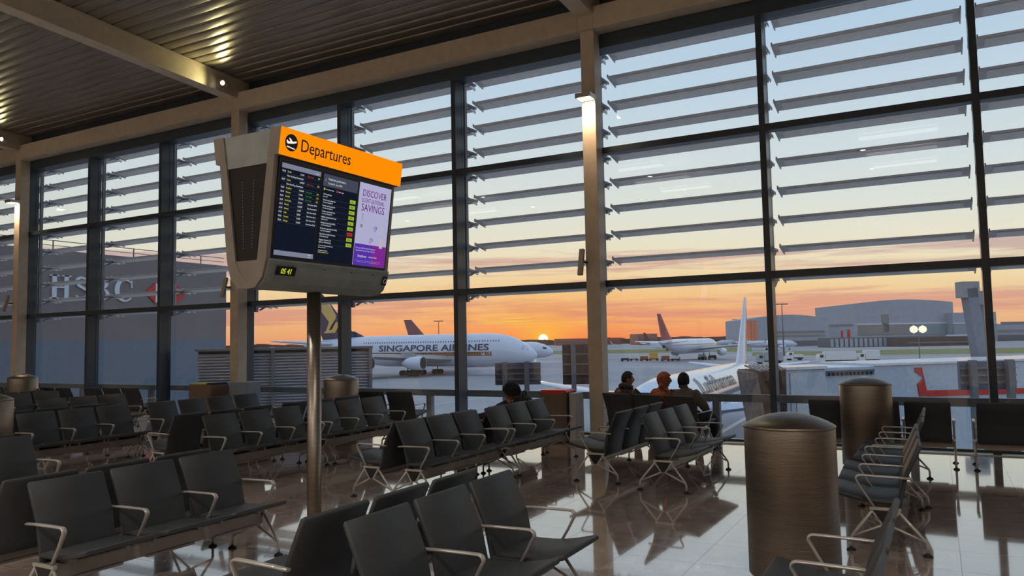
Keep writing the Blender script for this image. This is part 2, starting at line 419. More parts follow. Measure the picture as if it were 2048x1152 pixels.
# solid back of the deck
tA = [mb.b.verts.new((x, yy, cz(yy)+.35)) for x, yy in ((XL, 12.84), (XL, -12), (XR, -12), (XR, 12.84))]
mb.b.faces.new(tA)
mb.b.faces.new((A[0], B[0], tA[3], tA[0])); mb.b.faces.new((A[-1], tA[1], tA[2], B[-1]))
ceiling = struct(mb.done('ceiling', CEILM))
roof = struct(MB().bb(XL, XR, 12.3, 13.35, 8.1, 8.6).done('ceiling_edge', DARK))
WALLM = mat('wall_paint', rgb(176, 158, 138), .7)
struct(MB().bb(XL, XR, -12.3, -12, 0, 9.8).done('wall_back', WALLM))
struct(MB().bb(XR, XR+.3, -12.3, D0+.4, -.25, 9.8).done('wall_right', WALLM))
struct(MB().bb(XL-.3, XL, -12.3, D0+.4, -.25, 9.8).done('wall_left', WALLM))
# facade frame
MX = [.617+3*k for k in range(-14, 5)]          # left edges of the mullions
T1, T2, TT = (2.67, 2.788), (5.086, 5.2), 7.03
nt_ = 2
for k, x in enumerate(MX):
    mb = MB()
    mb.bb(x, x+.1, D0, D0+.28, .0, 7.3, bev=.004)
    mb.bb(x+.03, x+.07, D0+.28, D0+.36, .0, 7.3)
    struct(mb.done('trim_%d' % nt_, FRAME)); nt_ += 1
struct(MB().bb(XL, XR, D0-.02, D0+.34, TT, 8.15, bev=.004).done('trim_%d' % nt_, FRAME)); nt_ += 1
for k in range(len(MX)-1):
    x0, x1 = MX[k]+.1, MX[k+1]
    mb = MB()
    for (a, b) in (T1, T2):
        mb.bb(x0, x1, D0+.005, D0+.2, a, b, bev=.004); mb.bb(x0, x1, D0+.2, D0+.3, a+.035, b-.03)
    mb.bb(x0, x1, D0+.2, D0+.3, .012, .05)
    w = struct(mb.done('window_%d' % (k+1), FRAME))
    for (a, b) in ((.05, T1[0]), (T1[1], T2[0]), (T2[1], TT)):
        MB().bb(x0, x1, D0+.235, D0+.255, a, b).done('pane', GLASS, w)
# edge beam between the columns and the roof beams
COLX = [-5.25-9*k for k in range(-1, 5)]
cols = []
for i, x in enumerate(sorted(COLX)):
    mb = MB(); mb.bb(x-.135, x+.125, 12.56, 12.83, 0, 7.3, bev=.006); mb.bb(x-.16, x+.15, 12.5, 12.85, 7.28, 8.02, bev=.006)
    struct(mb.done('trim_%d' % nt_, PAINT)); nt_ += 1
    x2 = x+9
    struct(MB().bb(x+.152, x2-.162, 12.5, 12.82, 7.28, 7.69, bev=.006).done('trim_%d' % nt_, PAINT)); nt_ += 1
    # roof beam: rectangular hollow section following the roof slope, with a raised top flange
    mb = MB()
    y0, y1 = -11.99, 12.5
    for (xa, xb, h0, h1) in ((x-.17, x+.15, -.47, -.07), (x-.19, x+.17, -.075, -.02)):
        q = []
        for yy in (y0, y1):
            z = cz(yy); q.append([(xa, yy, z+h0), (xb, yy, z+h0), (xb, yy, z+h1), (xa, yy, z+h1)])
        mb.loft(q, smooth=False)
    struct(mb.done('trim_%d' % nt_, PAINT)); nt_ += 1

# ------------------------------------------------------------------ outside louvres
LZ = [2.72+.496*k for k in range(10)]
def blade_mesh(n):
    mb = MB(); c, t, tl = .2, .024, math.radians(-10.5)
    sec = []
    pts = [(-1, 0), (-.8, .6), (-.3, 1), (.3, 1), (.8, .6), (1, 0), (.8, -.35), (.3, -.2), (-.3, -.2), (-.8, -.35)]
    for u, v in pts:
        a, b = u*c, v*t
        sec.append((a*math.cos(tl)-b*math.sin(tl), a*math.sin(tl)+b*math.cos(tl)))
    mb.loft([[(xx, a, b) for a, b in sec] for xx in (.06, 2.84)], smooth=False)
    mb.mi = 1
    mb.box((1.45, .01, -.0155), (2.6, .25, .006), Matrix.Rotation(tl, 3, 'X'))
    mb.mi = 0
    # end cheeks
    for xx in (.05, 2.85):
        mb.box((xx, 0, -.005), (.02, .44, .06), Matrix.Rotation(tl, 3, 'X'))
    return mb.done('louvre_blade', [BLADE, BLADEP])
def louvre(k):
    x0 = MX[k]+.1
    r = empty('sunshade', (x0, 13.68, 0))
    if k == 0:
        for z in LZ: o = blade_mesh(0) if z == LZ[0] else link('louvre_blade', first.data, None, r); first = o; o.parent = r; o.location = (0, 0, z)
        mb = MB()
        for xx in (-.03, 2.93):
            mb.bb(xx-.012, xx+.012, -.42, -.34, 2.55, 7.3)
            for z in LZ: mb.bar((xx, -.36, z-.03), (xx, .06, z-.02), .012, .05); mb.bar((xx, -.26, z-.12), (xx, -.08, z-.03), .012, .03)
        mb.done('support_bracket', AIRG, r)
        return r
shade0 = louvre(0)
names = ['sunshade of grey blades outside the glazing, '+s for s in
 ['far left beyond the frame', 'second from far left', 'third from far left', 'far left edge of view', 'left of the leftmost cream column',
  'first bay right of the leftmost cream column', 'middle bay over the building lettering', 'bay left of the column behind the board',
  'bay behind the departures board', 'bay right of the departures board', 'bay just left of the lamp-lit column', 'bay just right of the lamp-lit column',
  'wide bay between the two right mullions', 'far right edge of view']]
for k in range(3, len(MX)-3):
    o = shade0 if k == 3 else copy_tree(shade0)
    o.location.x = MX[k]+.1
    tag(o, names[min(k, 13)] if k <= 13 else names[13]+', outermost', 'sunshade', 'louvred sunshades outside the windows')

# ------------------------------------------------------------------ bench seating
def bench(n=3):
    r = empty('bench_seating', (0, 0, 0))
    pitch = .592; half = pitch*n/2
    ys = [(-(n-1)/2+i)*pitch for i in range(n)]
    def shell(name, prof, t, w, y, m, side=1):
        # sheet of thickness t following a side profile, rounded at its rim
        P = [Vector((a, 0, b)) for a, b in prof]; up = []
        for i, p in enumerate(P):
            d = (P[min(i+1, len(P)-1)]-P[max(i-1, 0)]).normalized(); nn = Vector((-d.z, 0, d.x)); up.append(nn)
        mb = MB(); secs = []
        for i, (p, nn) in enumerate(zip(P, up)):
            e = .012 if i in (0, len(P)-1) else 0
            tt = t*(.55 if e else 1); ww = w/2-e
            q = []
            for yy, s in ((-ww, .25), (-ww+.008, .5), (ww-.008, .5), (ww, .25), (ww, -.25), (ww-.008, -.5), (-ww+.008, -.5), (-ww, -.25)):
                v = p + nn*tt*s; q.append((v.x, yy, v.z))
            secs.append(q)
        mb.loft(secs); o = mb.done(name, m, r); o.location.y = y
        return o
    back = [(-.272, .85), (-.267, .838), (-.213, .72), (-.16, .604), (-.15, .578), (-.13, .48), (-.109, .385), (-.101, .33), (-.098, .315)]
    seat = [(-.125, .395), (-.11, .395), (-.03, .393), (.07, .396), (.16, .405), (.24, .42), (.32, .44), (.375, .453), (.387, .456)]
    sb = ss = None
    for y in ys:
        if sb is None:
            sb = shell('backrest', back, .032, .535, y, SHELL); ss = shell('seat', seat, .034, .545, y, SHELL)
        else:
            for q, nm in ((sb, 'backrest'), (ss, 'seat')):
                c = q.copy(); COL.objects.link(c); c.location.y = y
    mb = MB(); mb.bb(-.05, .075, -half-.01, half+.01, .245, .35, bev=.012)
    for y in ys:
        for dy in (-.19, .19): mb.bb(-.1, .15, y+dy-.014, y+dy+.014, .35, .385)
        mb.bb(-.06, .085, y-.2, y+.2, .236, .252)
    mb.done('beam', ALUD, r)
    arm = None
    for i in range(n+1):
        y = -half+i*pitch
        if arm is None:
            mb = MB()
            pts = [(-.205, 0, .592), (-.1, 0, .598), (.1, 0, .602), (.17, 0, .602)]
            for a in range(1, 6):
                t = a/6*math.radians(112); cx, cz_ = .175, .572
                pts.append((cx+.03*math.sin(t), 0, cz_+.03*math.cos(t)))
            pts += [(.155, 0, .48), (.075, 0, .352)]
            P = [Vector(p) for p in pts]; secs = []
            for j, p in enumerate(P):
                d = (P[min(j+1, len(P)-1)]-P[max(j-1, 0)]).normalized(); nn = Vector((-d.z, 0, d.x))
                w = .019 if j < len(P)-2 else .014
                secs.append([tuple(p+nn*.0085*b+Vector((0, w*a, 0))) for a, b in ((-1, 0), (-.8, .7), (-.3, 1), (.3, 1), (.8, .7), (1, 0), (.8, -.7), (0, -1), (-.8, -.7))])
            mb.loft(secs); arm = mb.done('armrest', ALU, r); arm.location.y = y
        else:
            c = arm.copy(); COL.objects.link(c); c.location.y = y
    leg = None
    for s in (-1, 1):
        y = s*(half)
        if leg is None:
            mb = MB()
            mb.bar((-.115, 0, .345), (.115, 0, .345), .03, .022, bev=.004)
            mb.bar((-.105, 0, .345), (-.02, 0, .215), .02, .02); mb.bar((.105, 0, .345), (.02, 0, .215), .02, .02)
            for q in (1, -1):
                x = .262 if q > 0 else -.285
                mb.tube([(q*.085, 0, .34), (x*.97, 0, .115), (x, 0, .085), (x, 0, .02)], .0115, 8)
                mb.tube([(q*.01, 0, .225), (x*.95, 0, .112)], .0095, 8)
            leg = mb.done('leg_frame', ALU, r); leg.location.y = y
            mb = MB(); mb.prism([(-.09, .335), (.09, .335), (.018, .225), (-.018, .225)], lambda u, v, t: (u, t, v), -.012, .012); ga = mb.done('gusset', BLACK, leg)
            fs = []
            for q in (1, -1):
                x = .262 if q > 0 else -.285
                f = MB().lathe([(.036, 0), (.038, .006), (.03, .014), (.014, .022), (.012, .028)], 16).done('foot_pad', BLACK, leg); f.location.x = x
                fs.append(f)
        else:
            c = leg.copy(); COL.objects.link(c); c.location.y = y
            for f in [ga]+fs:
                g = f.copy(); COL.objects.link(g); g.parent = c
    return r
B3 = bench(3); used3 = False; B4 = None
def place(x, y, deg, label, n=3, z=0):
    global used3, B4
    if n == 4: o = bench(4)
    elif not used3: o = B3; used3 = True
    else: o = copy_tree(B3)
    o.location = (x, y, z); o.rotation_euler.z = math.radians(deg)
    tag(o, label, 'bench', 'airport beam seating benches'); return o
# facing +X is 0 deg, facing the window is 90, facing -X is 180
place(-5.14, 3.89, 0, 'dark three-seat bench in the left foreground, its right end beside the sign pole')
place(-5.92, 3.86, 180, 'three-seat bench back to back with the left foreground bench, only its top rims showing')
place(-2.38, 3.89, 0, 'three-seat bench at the bottom centre of the photo, facing right')
place(-3.17, 3.86, 180, 'three-seat bench at the bottom centre facing left, behind the one facing right')
place(-8.15, 3.88, 0, 'bench at the left edge below the cropped steel drum, armrests towards the right')
place(-8.95, 3.86, 180, 'bench at the far left edge, backs against the one below the cropped steel drum')
place(-5.10, 7.87, 0, 'front three-seat bench of the long row right of the sign pole')
place(-5.68, 7.86, 180, 'left-facing bench whose near seat juts out right of the sign pole')
place(-5.06, 9.75, 0, 'rear three-seat bench of the long row, its end beside the red-topped bin')
place(-5.66, 9.95, 180, 'left-facing bench where the person in a turban sits')
place(-8.07, 7.70, 0, 'front bench of the row crossing behind the sign pole, on its left')
place(-9.15, 7.70, 180, 'left-facing bench back to back with the bench left of the sign pole')
place(-8.05, 9.62, 0, 'rear bench of the row behind the sign pole, below the central steel drum')
place(-9.15, 9.64, 180, 'left-facing bench below the louvred box, hidden behind the row right of it')
place(-11.1, 7.05, 0, 'front bench of the left middle row, its leg frame standing in the open')
place(-12.25, 7.08, 180, 'left-facing bench behind the front bench of the left middle row')
place(-11.05, 9.35, 0, 'four-seat bench reaching towards the yellow-topped box', n=4)
place(-13.95, 8.95, 0, 'bench left of the four-seat bench, in front of the HSBC building'.replace('HSBC ', 'lettered '))
place(-16.6, 9.2, 0, 'three-seat bench right beneath the far left steel drum')
place(-17.6, 9.2, 180, 'left-facing bench beneath the far left steel drum')
place(-16.6, 11.35, 96, 'three-seat bench facing the window under the hexagon emblem')
place(-20.6, 11.0, 92, 'window-facing bench at the far left, left of the drum')
place(-18.55, 11.05, 92, 'window-facing bench at the far left, just right of the drum')
place(-9.38, 11.72, 98, 'window-facing bench just right of the central steel drum')
wb = place(-4.03, 12.08, 75, 'bench at the window with three people sitting on it')
place(-2.77, 9.47, -1.5, 'bench facing right behind the three seated people, silvery seats catching light')
place(-3.71, 9.72, 179, 'bench facing left, standing back to back just left of the silvery seats')
place(-.75, 11.70, 90, 'window-facing bench partly hidden by the farther right steel drum')
place(1.25, 11.68, 90, 'window-facing bench at the right edge of the photo')
place(-.46, 7.79, 182, 'front bench of the right-hand row, leaning backs seen edge on')
place(-.44, 9.69, 180, 'rear bench of the right-hand row, next to the farther drum')
place(-.50, 3.87, 180, 'bench at the bottom right corner beside the big steel drum')

# ------------------------------------------------------------------ steel drums (air diffusers)
def drum():
    r = empty('steel_drum', (0, 0, 0)); R = .312
    MB().lathe([(R-.03, 0), (R-.03, .05), (R-.004, .055), (R, .06), (R, 1.085), (R-.003, 1.09)], 72).done('perforated_casing', PERF, r)
    MB().lathe([(R-.03, 1.08), (R+.003, 1.085), (R+.004, 1.098), (R-.002, 1.104), (R-.045, 1.128), (R-.1, 1.152), (R-.17, 1.174), (R-.24, 1.187), (.03, 1.192), (.006, 1.193)], 72).done('domed_cap', STEEL, r)
    return r
dr = drum()
for i, (x, y, lab) in enumerate([(-.965, 5.86, 'large domed steel drum in the right foreground'), (-.85, 11.05, 'domed steel drum standing near the right-hand window seats'),
        (-9.62, 10.95, 'domed steel drum directly right of the sign pole'), (-18.75, 10.35, 'domed steel drum in front of the far left window'),
        (-10.98, 5.6, 'steel drum cropped by the left edge of the photo')]):
    o = dr if i == 0 else copy_tree(dr)
    o.location = (x, y, 0); tag(o, lab, 'air vent drum', 'domed perforated steel drums')

# ------------------------------------------------------------------ departures sign
def sign():
    SX, SY, Y0, Y1 = -5.51, 5.87, 4.99, 6.75
    r = empty('departures_board', (SX, SY, 0)); tag(r, 'double-sided flight information board with an orange header on a steel pole', 'information sign')
    MB().lathe([(.085, 0), (.085, .012), (.072, .018), (.07, .03), (.07, 2.4)], 40).done('pole', STEEL, r)
    h0, h1 = Y0-SY, Y1-SY
    # one limb profile (x, z), mirrored for the other face
    body = [(.295, 3.46), (.32, 3.46), (.385, 3.452), (.262, 2.53), (.225, 2.40), (.185, 2.32), (.12, 2.272), (.0, 2.262), (.0, 2.5), (.11, 2.52)]
    for s in (1, -1):
        mb = MB()
        mb.prism([(.285*s, 3.455), (.375*s, 3.455), (.25*s, 2.525), (.12*s, 2.525)], lambda u, v, t: (u, t, v), h0+.05, h1-.05); mb.done('screen_housing', DARK, r)
        # end cheeks
        for (a, b) in ((h0, h0+.055), (h1-.055, h1)):
            mb = MB(); mb.prism([(.27*s, 3.46), (.355*s, 3.46), (.25*s, 2.525), (.2*s, 2.36), (.11*s, 2.27), (0, 2.262), (0, 2.33), (.09*s, 2.42), (.14*s, 2.525)], lambda u, v, t: (u, t, v), a, b)
            mb.done('end_cheek', SIGNM, r)
        # curved lower trough
        mb = MB(); mb.prism([(.262*s, 2.53), (.268*s, 2.512), (.25*s, 2.47), (.228*s, 2.40), (.19*s, 2.32), (.12*s, 2.272), (0, 2.262), (0, 2.28), (.11*s, 2.3), (.17*s, 2.36), (.2*s, 2.42), (.22*s, 2.5)],
            lambda u, v, t: (u, t, v), h0+.03, h1+.0); mb.done('lower_casing', SIGNG, r)
        # header box
        mb = MB(); mb.prism([(.27*s, 3.46), (.405*s, 3.46), (.44*s, 3.71), (.31*s, 3.71)], lambda u, v, t: (u, t, v), h0-.002, h1+.03); mb.done('header_box', SIGNM, r)
    mb = MB(); mb.prism([(-.33, 3.705), (.33, 3.705), (.27, 3.4), (-.27, 3.4)], lambda u, v, t: (u, t, v), h0+.012, h1-.02); mb.done('top_panel', SIGNG, r)
    # dark vented end panels between the two limbs
    for t0 in (h0+.02, h1-.05):
        mb = MB(); mb.prism([(-.285, 3.42), (.285, 3.42), (.15, 2.52), (-.15, 2.52)], lambda u, v, t: (u, t, v), t0, t0+.03); e = mb.done('end_panel', DARK, r)
    mb = MB()
    for q in (-1, 1):
        for j in range(22):
            f = j/21; z = 3.26-f*.62; x = q*(.075-.022*f); mb.box((x, h0+.018, z), (.004, .004, .013))
    mb.done('vent_slots', SCRD, e)
    mb = MB(); mb.prism([(-.15, 2.52), (.15, 2.52), (.1, 2.3), (0, 2.27), (-.1, 2.3)], lambda u, v, t: (u, t, v), h0+.006, h0+.05); mb.done('end_plate', SIGNM, r)
    # right-hand face: frame (u along +Y from the near end, v up the leaning face)
    def face(ax, az, bx, bz, off):
        a, b = Vector((ax, 0, az)), Vector((bx, 0, bz)); up = (b-a).normalized(); n = Vector((up.z, 0, -up.x))
        if n.x < 0: n = -n
        def place_mesh(me, u, v, nm, m, par=r, d=0):
            o = link(nm, me, m, par)
            o.matrix_local = Matrix(((0, up.x, n.x, a.x+up.x*v+n.x*(off+d)), (1, 0, 0, u), (0, up.z, n.z, a.z+up.z*v+n.z*(off+d)), (0, 0, 0, 1)))
            return o
        return place_mesh
    def rect(w, h, t=.004):
        mb = MB(); mb.bb(0, w, 0, h, 0, t); bmesh.ops.recalc_face_normals(mb.b, faces=mb.b.faces); me = bpy.data.meshes.new('p'); mb.b.to_mesh(me); mb.b.free(); return me
    HW = h1-h0
    F = face(.405, 3.46, .44, 3.71, .0)
    hd = F(rect(HW+.03, .252, .006), h0, 0, 'header_panel', ORANGE)
    me = text_mesh('Departures', .165, .001, sx=.92); F(me, h0+.25, .075, 'lettering', GLYPH, r, .0075)
    # round aeroplane emblem
    mb = MB(); mb.lathe([(.078, 0), (.078, .002)], 40); bmesh.ops.recalc_face_normals(mb.b, faces=mb.b.faces); me = bpy.data.meshes.new('e'); mb.b.to_mesh(me); mb.b.free()
    F(me, h0+.135, .128, 'emblem_disc', GLYPH, r, .0065)
    mb = MB()
    f = lambda u, v, t: (u, v, t)
    mb.prism([(-.062, .016), (-.052, .018), (-.04, .006), (.02, .014), (.055, .024), (.063, .018), (.058, .008), (.02, -.004), (-.045, -.016), (-.056, -.008)], f, 0, .002)
    mb.prism([(-.012, .006), (-.036, .038), (-.024, .04), (.012, .012)], f, 0, .002)
    mb.prism([(-.054, -.036), (.048, -.048), (.05, -.056), (-.052, -.046)], f, 0, .002)
    bmesh.ops.recalc_face_normals(mb.b, faces=mb.b.faces); me = bpy.data.meshes.new('e'); mb.b.to_mesh(me); mb.b.free()
    F(me, h0+.135, .128, 'emblem_plane', WHITEL, r, .0085)
    # three upright screens
    S = face(.25, 2.525, .375, 3.455, .0)
    sh = .93; w = (HW-.12)/3; g = .03
    us = [h0+.06+i*(w+.0)+.0 for i in range(3)]
    W_ = w-g
    def T(par_u, par_v, txt, size, m, nm='screen_text', sx=.8, al='LEFT'):
        me = text_mesh(txt, size, .0004, al, sx); return S(me, par_u, par_v, nm, m, r, .0085)
    s1 = S(rect(W_, sh-.07), us[0]+g/2, .035, 'screen', SCRB)
    s2 = S(rect(W_, sh-.07), us[1]+g/2, .035, 'screen', SCRB)
    s3 = S(rect(W_, sh-.07), us[2]+g/2, .035, 'screen', SCRL)
    a = us[0]+g/2
    S(rect(W_-.012, .045, .001), a+.006, sh-.088, 'screen_bar', SCRH, r, .005)
    S(rect(W_-.012, .045, .001), a+.006, .042, 'screen_bar', SCRH, r, .005)
    T(a+W_-.07, sh-.077, 'Gate', .022, TXW); T(a+W_-.075, .068, '05:41', .022, TXW); T(a+W_-.075, .05, '12 Jun', .014, TXW)
    rows = [('06:00', 'Zurich', 'LX345', 'Flight closing', TXR, 'B47'), (None, 'Now boarding all passengers'), ('06:00', 'Lisbon', 'UA9057', 'Flight closing', TXR, 'B42'),
            (None, 'Now boarding all passengers'), ('06:30', 'Frankfurt', 'OU5409', 'Go to Gate', TXG, 'B46'), ('06:30', 'Warsaw', 'LO286', 'Go to Gate', TXG, 'A22'),
            ('06:35', 'Istanbul', 'WB1276', 'Go to Gate', TXG, 'B35'), ('06:40', 'Stockholm', 'SK7528', 'Gate shown 05:55', TXW, ''), ('06:15', 'Munich', 'UA9085', 'Gate shown 06:10', TXW, ''),
            ('07:00', 'Geneva', 'LX359', 'Gate shown 06:10', TXW, ''), ('07:05', 'Oslo', 'SK802', 'Gate shown 06:15', TXW, ''), ('08:20', 'Toronto', 'AC853', 'Gate shown 07:15', TXW, ''), ('08:30', 'Chicago', 'UA938', 'Gate shown 07:20', TXW, '')]
    v = sh-.122
    for q in rows:
        if q[0] is None: T(a+.075, v, q[1], .023, TXW)
        else:
            T(a+.012, v, q[0], .023, TXW); T(a+.075, v, q[1], .023, TXY); T(a+.24, v, q[2], .023, TXW)
            T(a+W_-(.15 if q[5] == '' else .185), v, q[3], .021, q[4]); T(a+W_-.042, v, q[5], .022, TXY)
        S(rect(W_-.02, .0016, .001), a+.01, v-.011, 'screen_rule', SCRD, r, .005)
        v -= .0375
    a = us[1]+g/2
    S(rect(W_-.012, .12, .001), a+.006, sh-.165, 'screen_bar', SCRD, r, .005)
    T(a+.07, sh-.1, 'Heathrow performance', .034, TXW, sx=.78); T(a+.07, sh-.14, 'Terminal 2 - June 2024', .028, TXW, sx=.78)
    me = text_mesh('i', .04, .0004); S(me, a+.03, sh-.115, 'screen_text', TXW, r, .0085)
    S(rect(.02, .024, .001), a+.02, sh-.205, 'screen_bar', TXL, r, .006); T(a+.05, sh-.2, 'On or above target', .018, TXW)
    S(rect(.02, .024, .001), a+.2, sh-.205, 'screen_bar', TXR, r, .006); T(a+.23, sh-.2, 'Below target', .018, TXW)
    lines = [('Wi-Fi satisfaction', '(out of 5)', '4.20', 1), ('Central search queue time', '- less than 5 minutes %', '98.85', 1), ('Central search queue time', '- less than 10 minutes %', '99.12', 1),
             ('Transfer search queue time', '- less than 10 minutes %', '99.94', 1), ('Helpfulness/attitude of Security', 'staff (out of 5)', '4.20', 1), ('Immigration queue time (EEA)', '- less than 25 minutes %', '97.82', 1),
             ('Immigration queue time (non-EEA)', '- less than 45 minutes %', '95.83', 0), ('Bags delivered within 25 minutes', 'of scheduled time %', '98.95', 1), ('Baggage misconnect rate', 'flights, per 1,000 passengers', '05.40', 1)]
    v = sh-.25
    for t1, t2, val, ok in lines:
        T(a+.02, v, t1, .021, TXW); T(a+.02, v-.022, t2, .019, TXW)
        S(rect(.085, .036, .001), a+W_-.105, v-.03, 'screen_bar', TXL if ok else TXR, r, .006)
        T(a+W_-.085, v-.02, val, .02, SCRB, sx=.9); S(rect(W_-.03, .0015, .001), a+.015, v-.035, 'screen_rule', SCRD, r, .005)
        v -= .0555
    T(a+.02, v+.0, 'For the results of Heathrow performance', .015, TXW); T(a+.02, v-.018, 'please scan the code', .015, TXW)
    T(a+.02, v-.048, 'We welcome your feedback', .014, TXW); T(a+.02, v-.066, 'Heathrow.com/performance', .016, TXY)
    a = us[2]+g/2
    S(rect(W_-.0, .225, .001), a, .035, 'screen_bar', SCRP, r, .005)
    S(rect(W_*.45, .225, .001), a+W_*.55, .035, 'screen_bar', SCRM, r, .0055)
    T(a+.045, sh-.17, 'DISCOVER', .098, TXP, sx=.86); T(a+.045, sh-.235, 'SCENT-SATIONAL', .063, TXP, sx=.72); T(a+.045, sh-.325, 'SAVINGS', .108, TXP, sx=.89)
    T(a+.27, sh-.5, '£58', .05, TXP); T(a+.22, sh-.63, '£76', .05, TXP); T(a+.29, sh-.52, 'each', .02, TXP); T(a+.22, sh-.65, 'each', .02, TXP)
    for (u, vv, hh) in ((.075, sh-.42, .07), (.085, sh-.42, .07)): S(rect(.004, hh, .001), a+u, vv, 'screen_bar', SCRH, r, .006)
    for (u, vv, ww, hh) in ((.41, sh-.53, .02, .06), (.395, sh-.69, .05, .1), (.06, sh-.5, .035, .035)): S(rect(ww, hh, .001), a+u, vv, 'screen_bar', SCRH if ww < .04 and u < .1 else emis('scent_bottle', rgb(190, 178, 190), .95), r, .006)
    T(a+.02, .21, 'Save up to 40% on selected fragrances', .025, SCRL); T(a+.02, .185, 'compared with average UK high street prices', .021, SCRL)
    T(a+.06, .12, 'Heathrow', .042, TXW); T(a+.24, .125, 'Reserve & Collect', .022, TXW)
    S(rect(W_*.8, .002, .001), a+.03, .085, 'screen_rule', SCRL, r, .0065); S(rect(W_*.7, .002, .001), a+.06, .07, 'screen_rule', SCRL, r, .0065)
    # clock and round emblem on the lower casing
    C_ = face(.2, 2.32, .268, 2.512, .0)
    C_(rect(.235, .085, .012), h0+.13, .075, 'clock_window', BLACK, r, .006)
    C_(text_mesh('05 41', .072, .001, sx=.85, shear=.15), h0+.175, .092, 'clock_digits', LED, r, .0195)
    C_(rect(.07, .1, .01), h1-.085, .06, 'emblem_plate', mat('plum_plate', rgb(52, 30, 44), .5), r, .006)
    mb = MB(); mb.tube([(.024*math.cos(t*PI/12), .024*math.sin(t*PI/12), 0) for t in range(25)], .002, 6, caps=False)
    me = bpy.data.meshes.new('ring'); mb.b.to_mesh(me); mb.b.free(); C_(me, h1-.05, .11, 'emblem_ring', SCRH, r, .0175)
    for u in (h0+.32, h0+.75, h0+1.15, h0+1.5): 
        mb = MB(); mb.lathe([(.006, 0), (.006, .006)], 10); me = bpy.data.meshes.new('s'); mb.b.to_mesh(me); mb.b.free(); C_(me, u, .165, 'screw', BLACK, r, .005)
sign()

# ------------------------------------------------------------------ lamps
def wall_lamp(x, lab, e=22):
    r = empty('wall_lamp', (x, 12.56, 6.0)); tag(r, lab, 'lamp', 'box lamps on the cream columns')
    MB().bb(-.145, .145, -.27, 0, 0, .085, bev=.006).done('lamp_housing', ALU, r)
    MB().bb(-.12, .12, -.24, -.04, -.004, .002).done('diffuser', LAMP, r)
    l = bpy.data.lights.new('glow', 'AREA'); l.shape = 'RECTANGLE'; l.size = .22; l.size_y = .18; l.energy = e; l.color = (1, .7, .44); l.spread = math.radians(120)
    o = bpy.data.objects.new('glow', l); COL.objects.link(o); o.parent = r; o.location = (0, -.13, -.012)
wall_lamp(-5.255, 'lit box lamp on the central cream column')
wall_lamp(-14.255, 'box lamp on the column hidden behind the departures board')
wall_lamp(-23.255, 'lit box lamp on the cream column at the far left')
def spot(x, lab, e=9):
    y, z = 12.0, cz(12.0)-.3
    r = empty('spotlight', (x+.15, y, z)); tag(r, lab, 'lamp', 'round spotlights on the roof beams')
    MB().bb(.002, .03, -.08, .08, -.08, .08, bev=.004).done('bracket', PAINT, r)
    mb = MB(); mb.lathe([(.045, 0), (.062, -.02), (.066, -.14), (.06, -.16)], 24, axis='y'); h = mb.done('lamp_housing', PAINT, r); h.location = (.1, .08, .0); h.rotation_euler = (math.radians(8), 0, math.radians(18))
    MB().lathe([(.052, -.161), (.05, -.165)], 24, axis='y').done('lens', SPOTF, h)
    l = bpy.data.lights.new('beam_light', 'SPOT'); l.energy = e; l.color = (1, .88, .4); l.spot_size = math.radians(140); l.spot_blend = 1; l.shadow_soft_size = .05
    o = bpy.data.objects.new('beam_light', l); COL.objects.link(o); o.parent = r; o.location = (.3, -.2, .0); o.rotation_euler = (math.radians(-92), 0, math.radians(10))
spot(-5.25, 'lit round spotlight where the roof beam meets the central column', 55)
spot(-14.25, 'lit round spotlight on the roof beam above the departures board', 55)
spot(-23.25, 'lit round spotlight on the roof beam at the far left', 55)
# column loudspeakers
def loud(x, lab):
    r = empty('column_loudspeaker', (x-.14, 12.5, 3.1)); tag(r, lab, 'loudspeaker', 'slim loudspeakers tilted on the columns')
    MB().box((-.02, -.09, 0), (.09, .06, .48), Matrix.Rotation(math.radians(-14), 3, 'X'), .006).done('speaker_case', ALUD, r)
    MB().bar((.03, .06, 0), (.0, -.06, 0), .03, .03).done('bracket', BLACK, r)
loud(-5.25, 'slim grey loudspeaker tilted on the left side of the central column')
loud(-14.25, 'slim grey loudspeaker tilted on the column beside the departures board')
loud(-23.25, 'slim grey loudspeaker tilted on the leftmost column')
# ceiling luminaires further back in the hall
STRIPL = emis('strip_lower_face', (1, .86, .7, 1), 1.6); UPFILL = emis('added_uplight_face', (1, .86, .7, 1), 7)
def strip(x, y, lab):
    r = empty('strip_light', (x, y, cz(y)-.55)); tag(r, lab, 'ceiling light', 'warm strip lights under the roof behind the seats')
    MB().bb(-1.2, 1.2, -.28, .28, 0, .08, bev=.01).done('lamp_housing', ALU, r)
    MB().bb(-1.15, 1.15, -.24, .24, -.012, .002).done('diffuser', STRIPL, r); MB().bb(-1.15, 1.15, -.24, .24, .08, .092).done('added_uplight', UPFILL, r)  # glowing top face is an addition, there to light the ceiling
    MB().tube([(-.9, 0, .08), (-.9, 0, .53)], .006, 6).tube([(.9, 0, .08), (.9, 0, .53)], .006, 6).done('hanger', ALU, r)
for i, x in enumerate((-30, -21, -9.8, -.8, 7.5)):
    for j, y in enumerate((-8.5, -5, -1.5)):
        strip(x, y, 'warm strip light hanging under the roof, behind the viewer')

